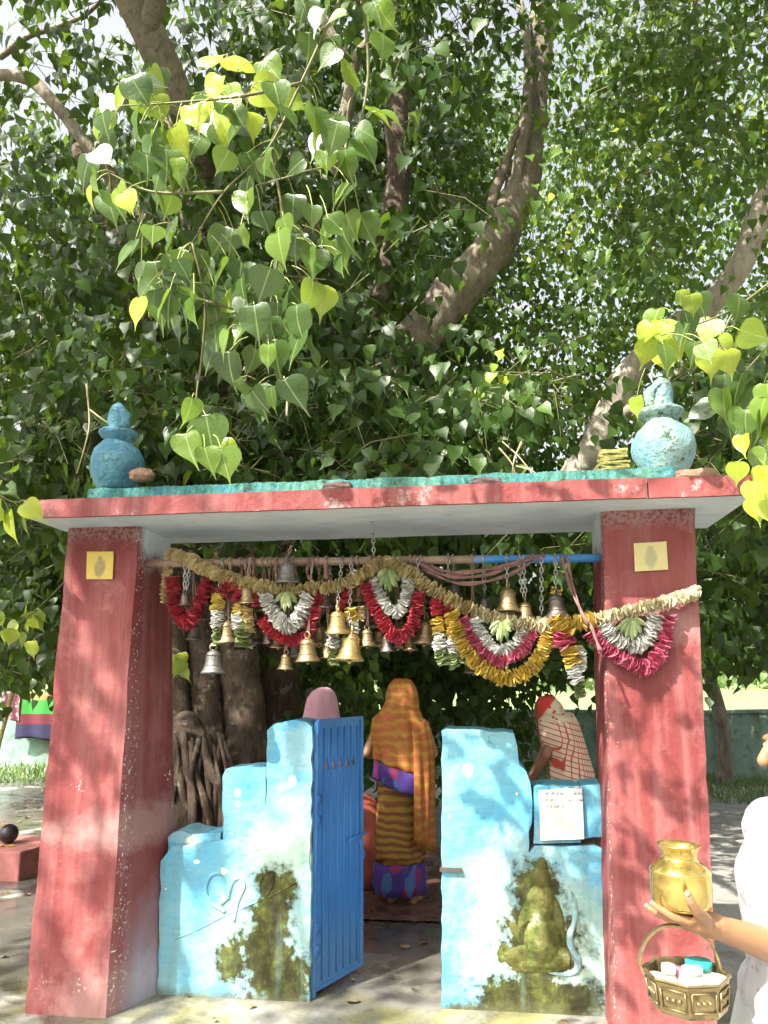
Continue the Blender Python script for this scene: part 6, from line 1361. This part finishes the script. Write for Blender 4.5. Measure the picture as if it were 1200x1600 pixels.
for j in range(8):
    a0 = 2*math.pi*(j+.5)/8+.2; a1 = a0+2*math.pi/8; P = []; f_ = lambda s, t: np.array([bc[0]+(rB*(.885+.085*t))*(math.cos(a0)*(1-s)+math.cos(a1)*s), bc[1]+(rB*(.885+.085*t))*(math.sin(a0)*(1-s)+math.sin(a1)*s), zB0+.006+t*(bz1-zB0-.012)])
    am = (a0+a1)/2; nn = np.array([math.cos(am), math.sin(am), 0])*.002
    mb = MB()
    for s_, e_ in (((.1, .15), (.9, .15)), ((.9, .15), (.9, .85)), ((.9, .85), (.1, .85)), ((.1, .85), (.1, .15))): mb.tube([f_(*s_)+nn, f_(*e_)+nn], .0022, 5)
    for q in range(3): mb.ball(f_(.3+.2*q, .5)+nn, .0045, 8, 6)
    mb.build('engraved_panel', M_BASK, BK)
ha = bc+np.array([-rB*.98, .01, 0]); hb = bc+np.array([rB*.90, .02, 0]); ha[2] = hb[2] = bz1-.008; P = [ha]
apex = hN(1058, 1447, .004)
P = [ha, hN(999, 1500, .01), hN(1010, 1468, .008), hN(1032, 1449, .006), apex, hN(1090, 1458, .01), hN(1113, 1478, .015), hb]
Q = catmull(P, 40); T_, N_, B_ = frames(Q); V = []; Fc = []
for i in range(40):
    s = np.array([0, 1., 0]); s = s-T_[i]*(s@T_[i]); s /= np.linalg.norm(s); o_ = np.cross(T_[i], s)
    for a, b in ((-1, -.35), (1, -.35), (1, .35), (-1, .35)): V.append(Q[i]+s*a*.0065+o_*b*.007)
for i in range(39):
    for j in range(4): Fc.append((i*4+j, i*4+(j+1) % 4, (i+1)*4+(j+1) % 4, (i+1)*4+j))
mesh_obj('handle', V, Fc, M_BASK, BK)
# offerings in the basket
zi = zB0+.0065
def item(name, dx, dy, prof, mat, label, cat, parts=(), rot=(0, 0, 0)):
    o = MB().lathe(prof, (0, 0, 0), 20, caps=True).build(name, mat); o.location = (bc[0]+dx*.86, bc[1]+dy*.86, zi); o.rotation_euler = rot
    for nm, pr, mt in parts: q = MB().lathe(pr, (0, 0, 0), 20).build(nm, mt); q.parent = o
    return tag(o, label, cat, 'offerings in the brass basket')
M_W = simple('white_plastic', (.78, .77, .72), .35, var=.05); M_CR = simple('cream_plastic', (.66, .58, .42), .4, var=.1); M_TEAL = simple('teal_plastic', (.03, .36, .36), .4, var=.1); M_PK = simple('pink_plastic', (.62, .22, .30), .4, var=.1)
item('small_bottle', -.040, -.005, [(.004, 0), (.018, 0), (.019, .004), (.019, .040), (.012, .050), (.010, .054)], M_CR, 'small cream bottle with a white cap in the brass basket', 'bottle', (('cap', [(.002, .054), (.014, .054), (.0145, .060), (.0135, .070), (.002, .072)], M_W),))
item('ointment_jar', -.066, .018, [(.004, 0), (.016, 0), (.017, .03), (.016, .034), (.002, .035)], M_CR, 'little cream jar at the left side of the brass basket', 'jar', (('lid', [(.002, .035), (.018, .035), (.018, .045), (.002, .047)], M_W),))
item('pink_pot', -.010, .022, [(.004, 0), (.018, 0), (.019, .05), (.016, .056), (.002, .057)], M_PK, 'small pink container in the middle of the brass basket', 'container')
item('white_jar', .008, -.028, [(.004, 0), (.025, 0), (.027, .010), (.027, .050), (.022, .058), (.018, .062)], M_W, 'fat white jar at the front of the brass basket', 'jar', (('lid', [(.002, .062), (.020, .062), (.020, .072), (.002, .073)], M_W),))
item('teal_tin', .038, .036, [(.004, 0), (.024, 0), (.024, .052), (.002, .053)], M_W, 'round tin with a teal lid at the back of the brass basket', 'tin', (('lid', [(.002, .053), (.026, .053), (.0265, .066), (.024, .069), (.002, .069)], M_TEAL),))
item('small_bowl', .056, -.012, [(.004, 0), (.016, 0), (.024, .03), (.027, .052), (.025, .052), (.020, .03), (.004, .012)], M_CR, 'small cream bowl at the right side of the brass basket', 'bowl')
print('near leaves', NL[0], 'crown leaves', sum(len(q) for q in CR.p))
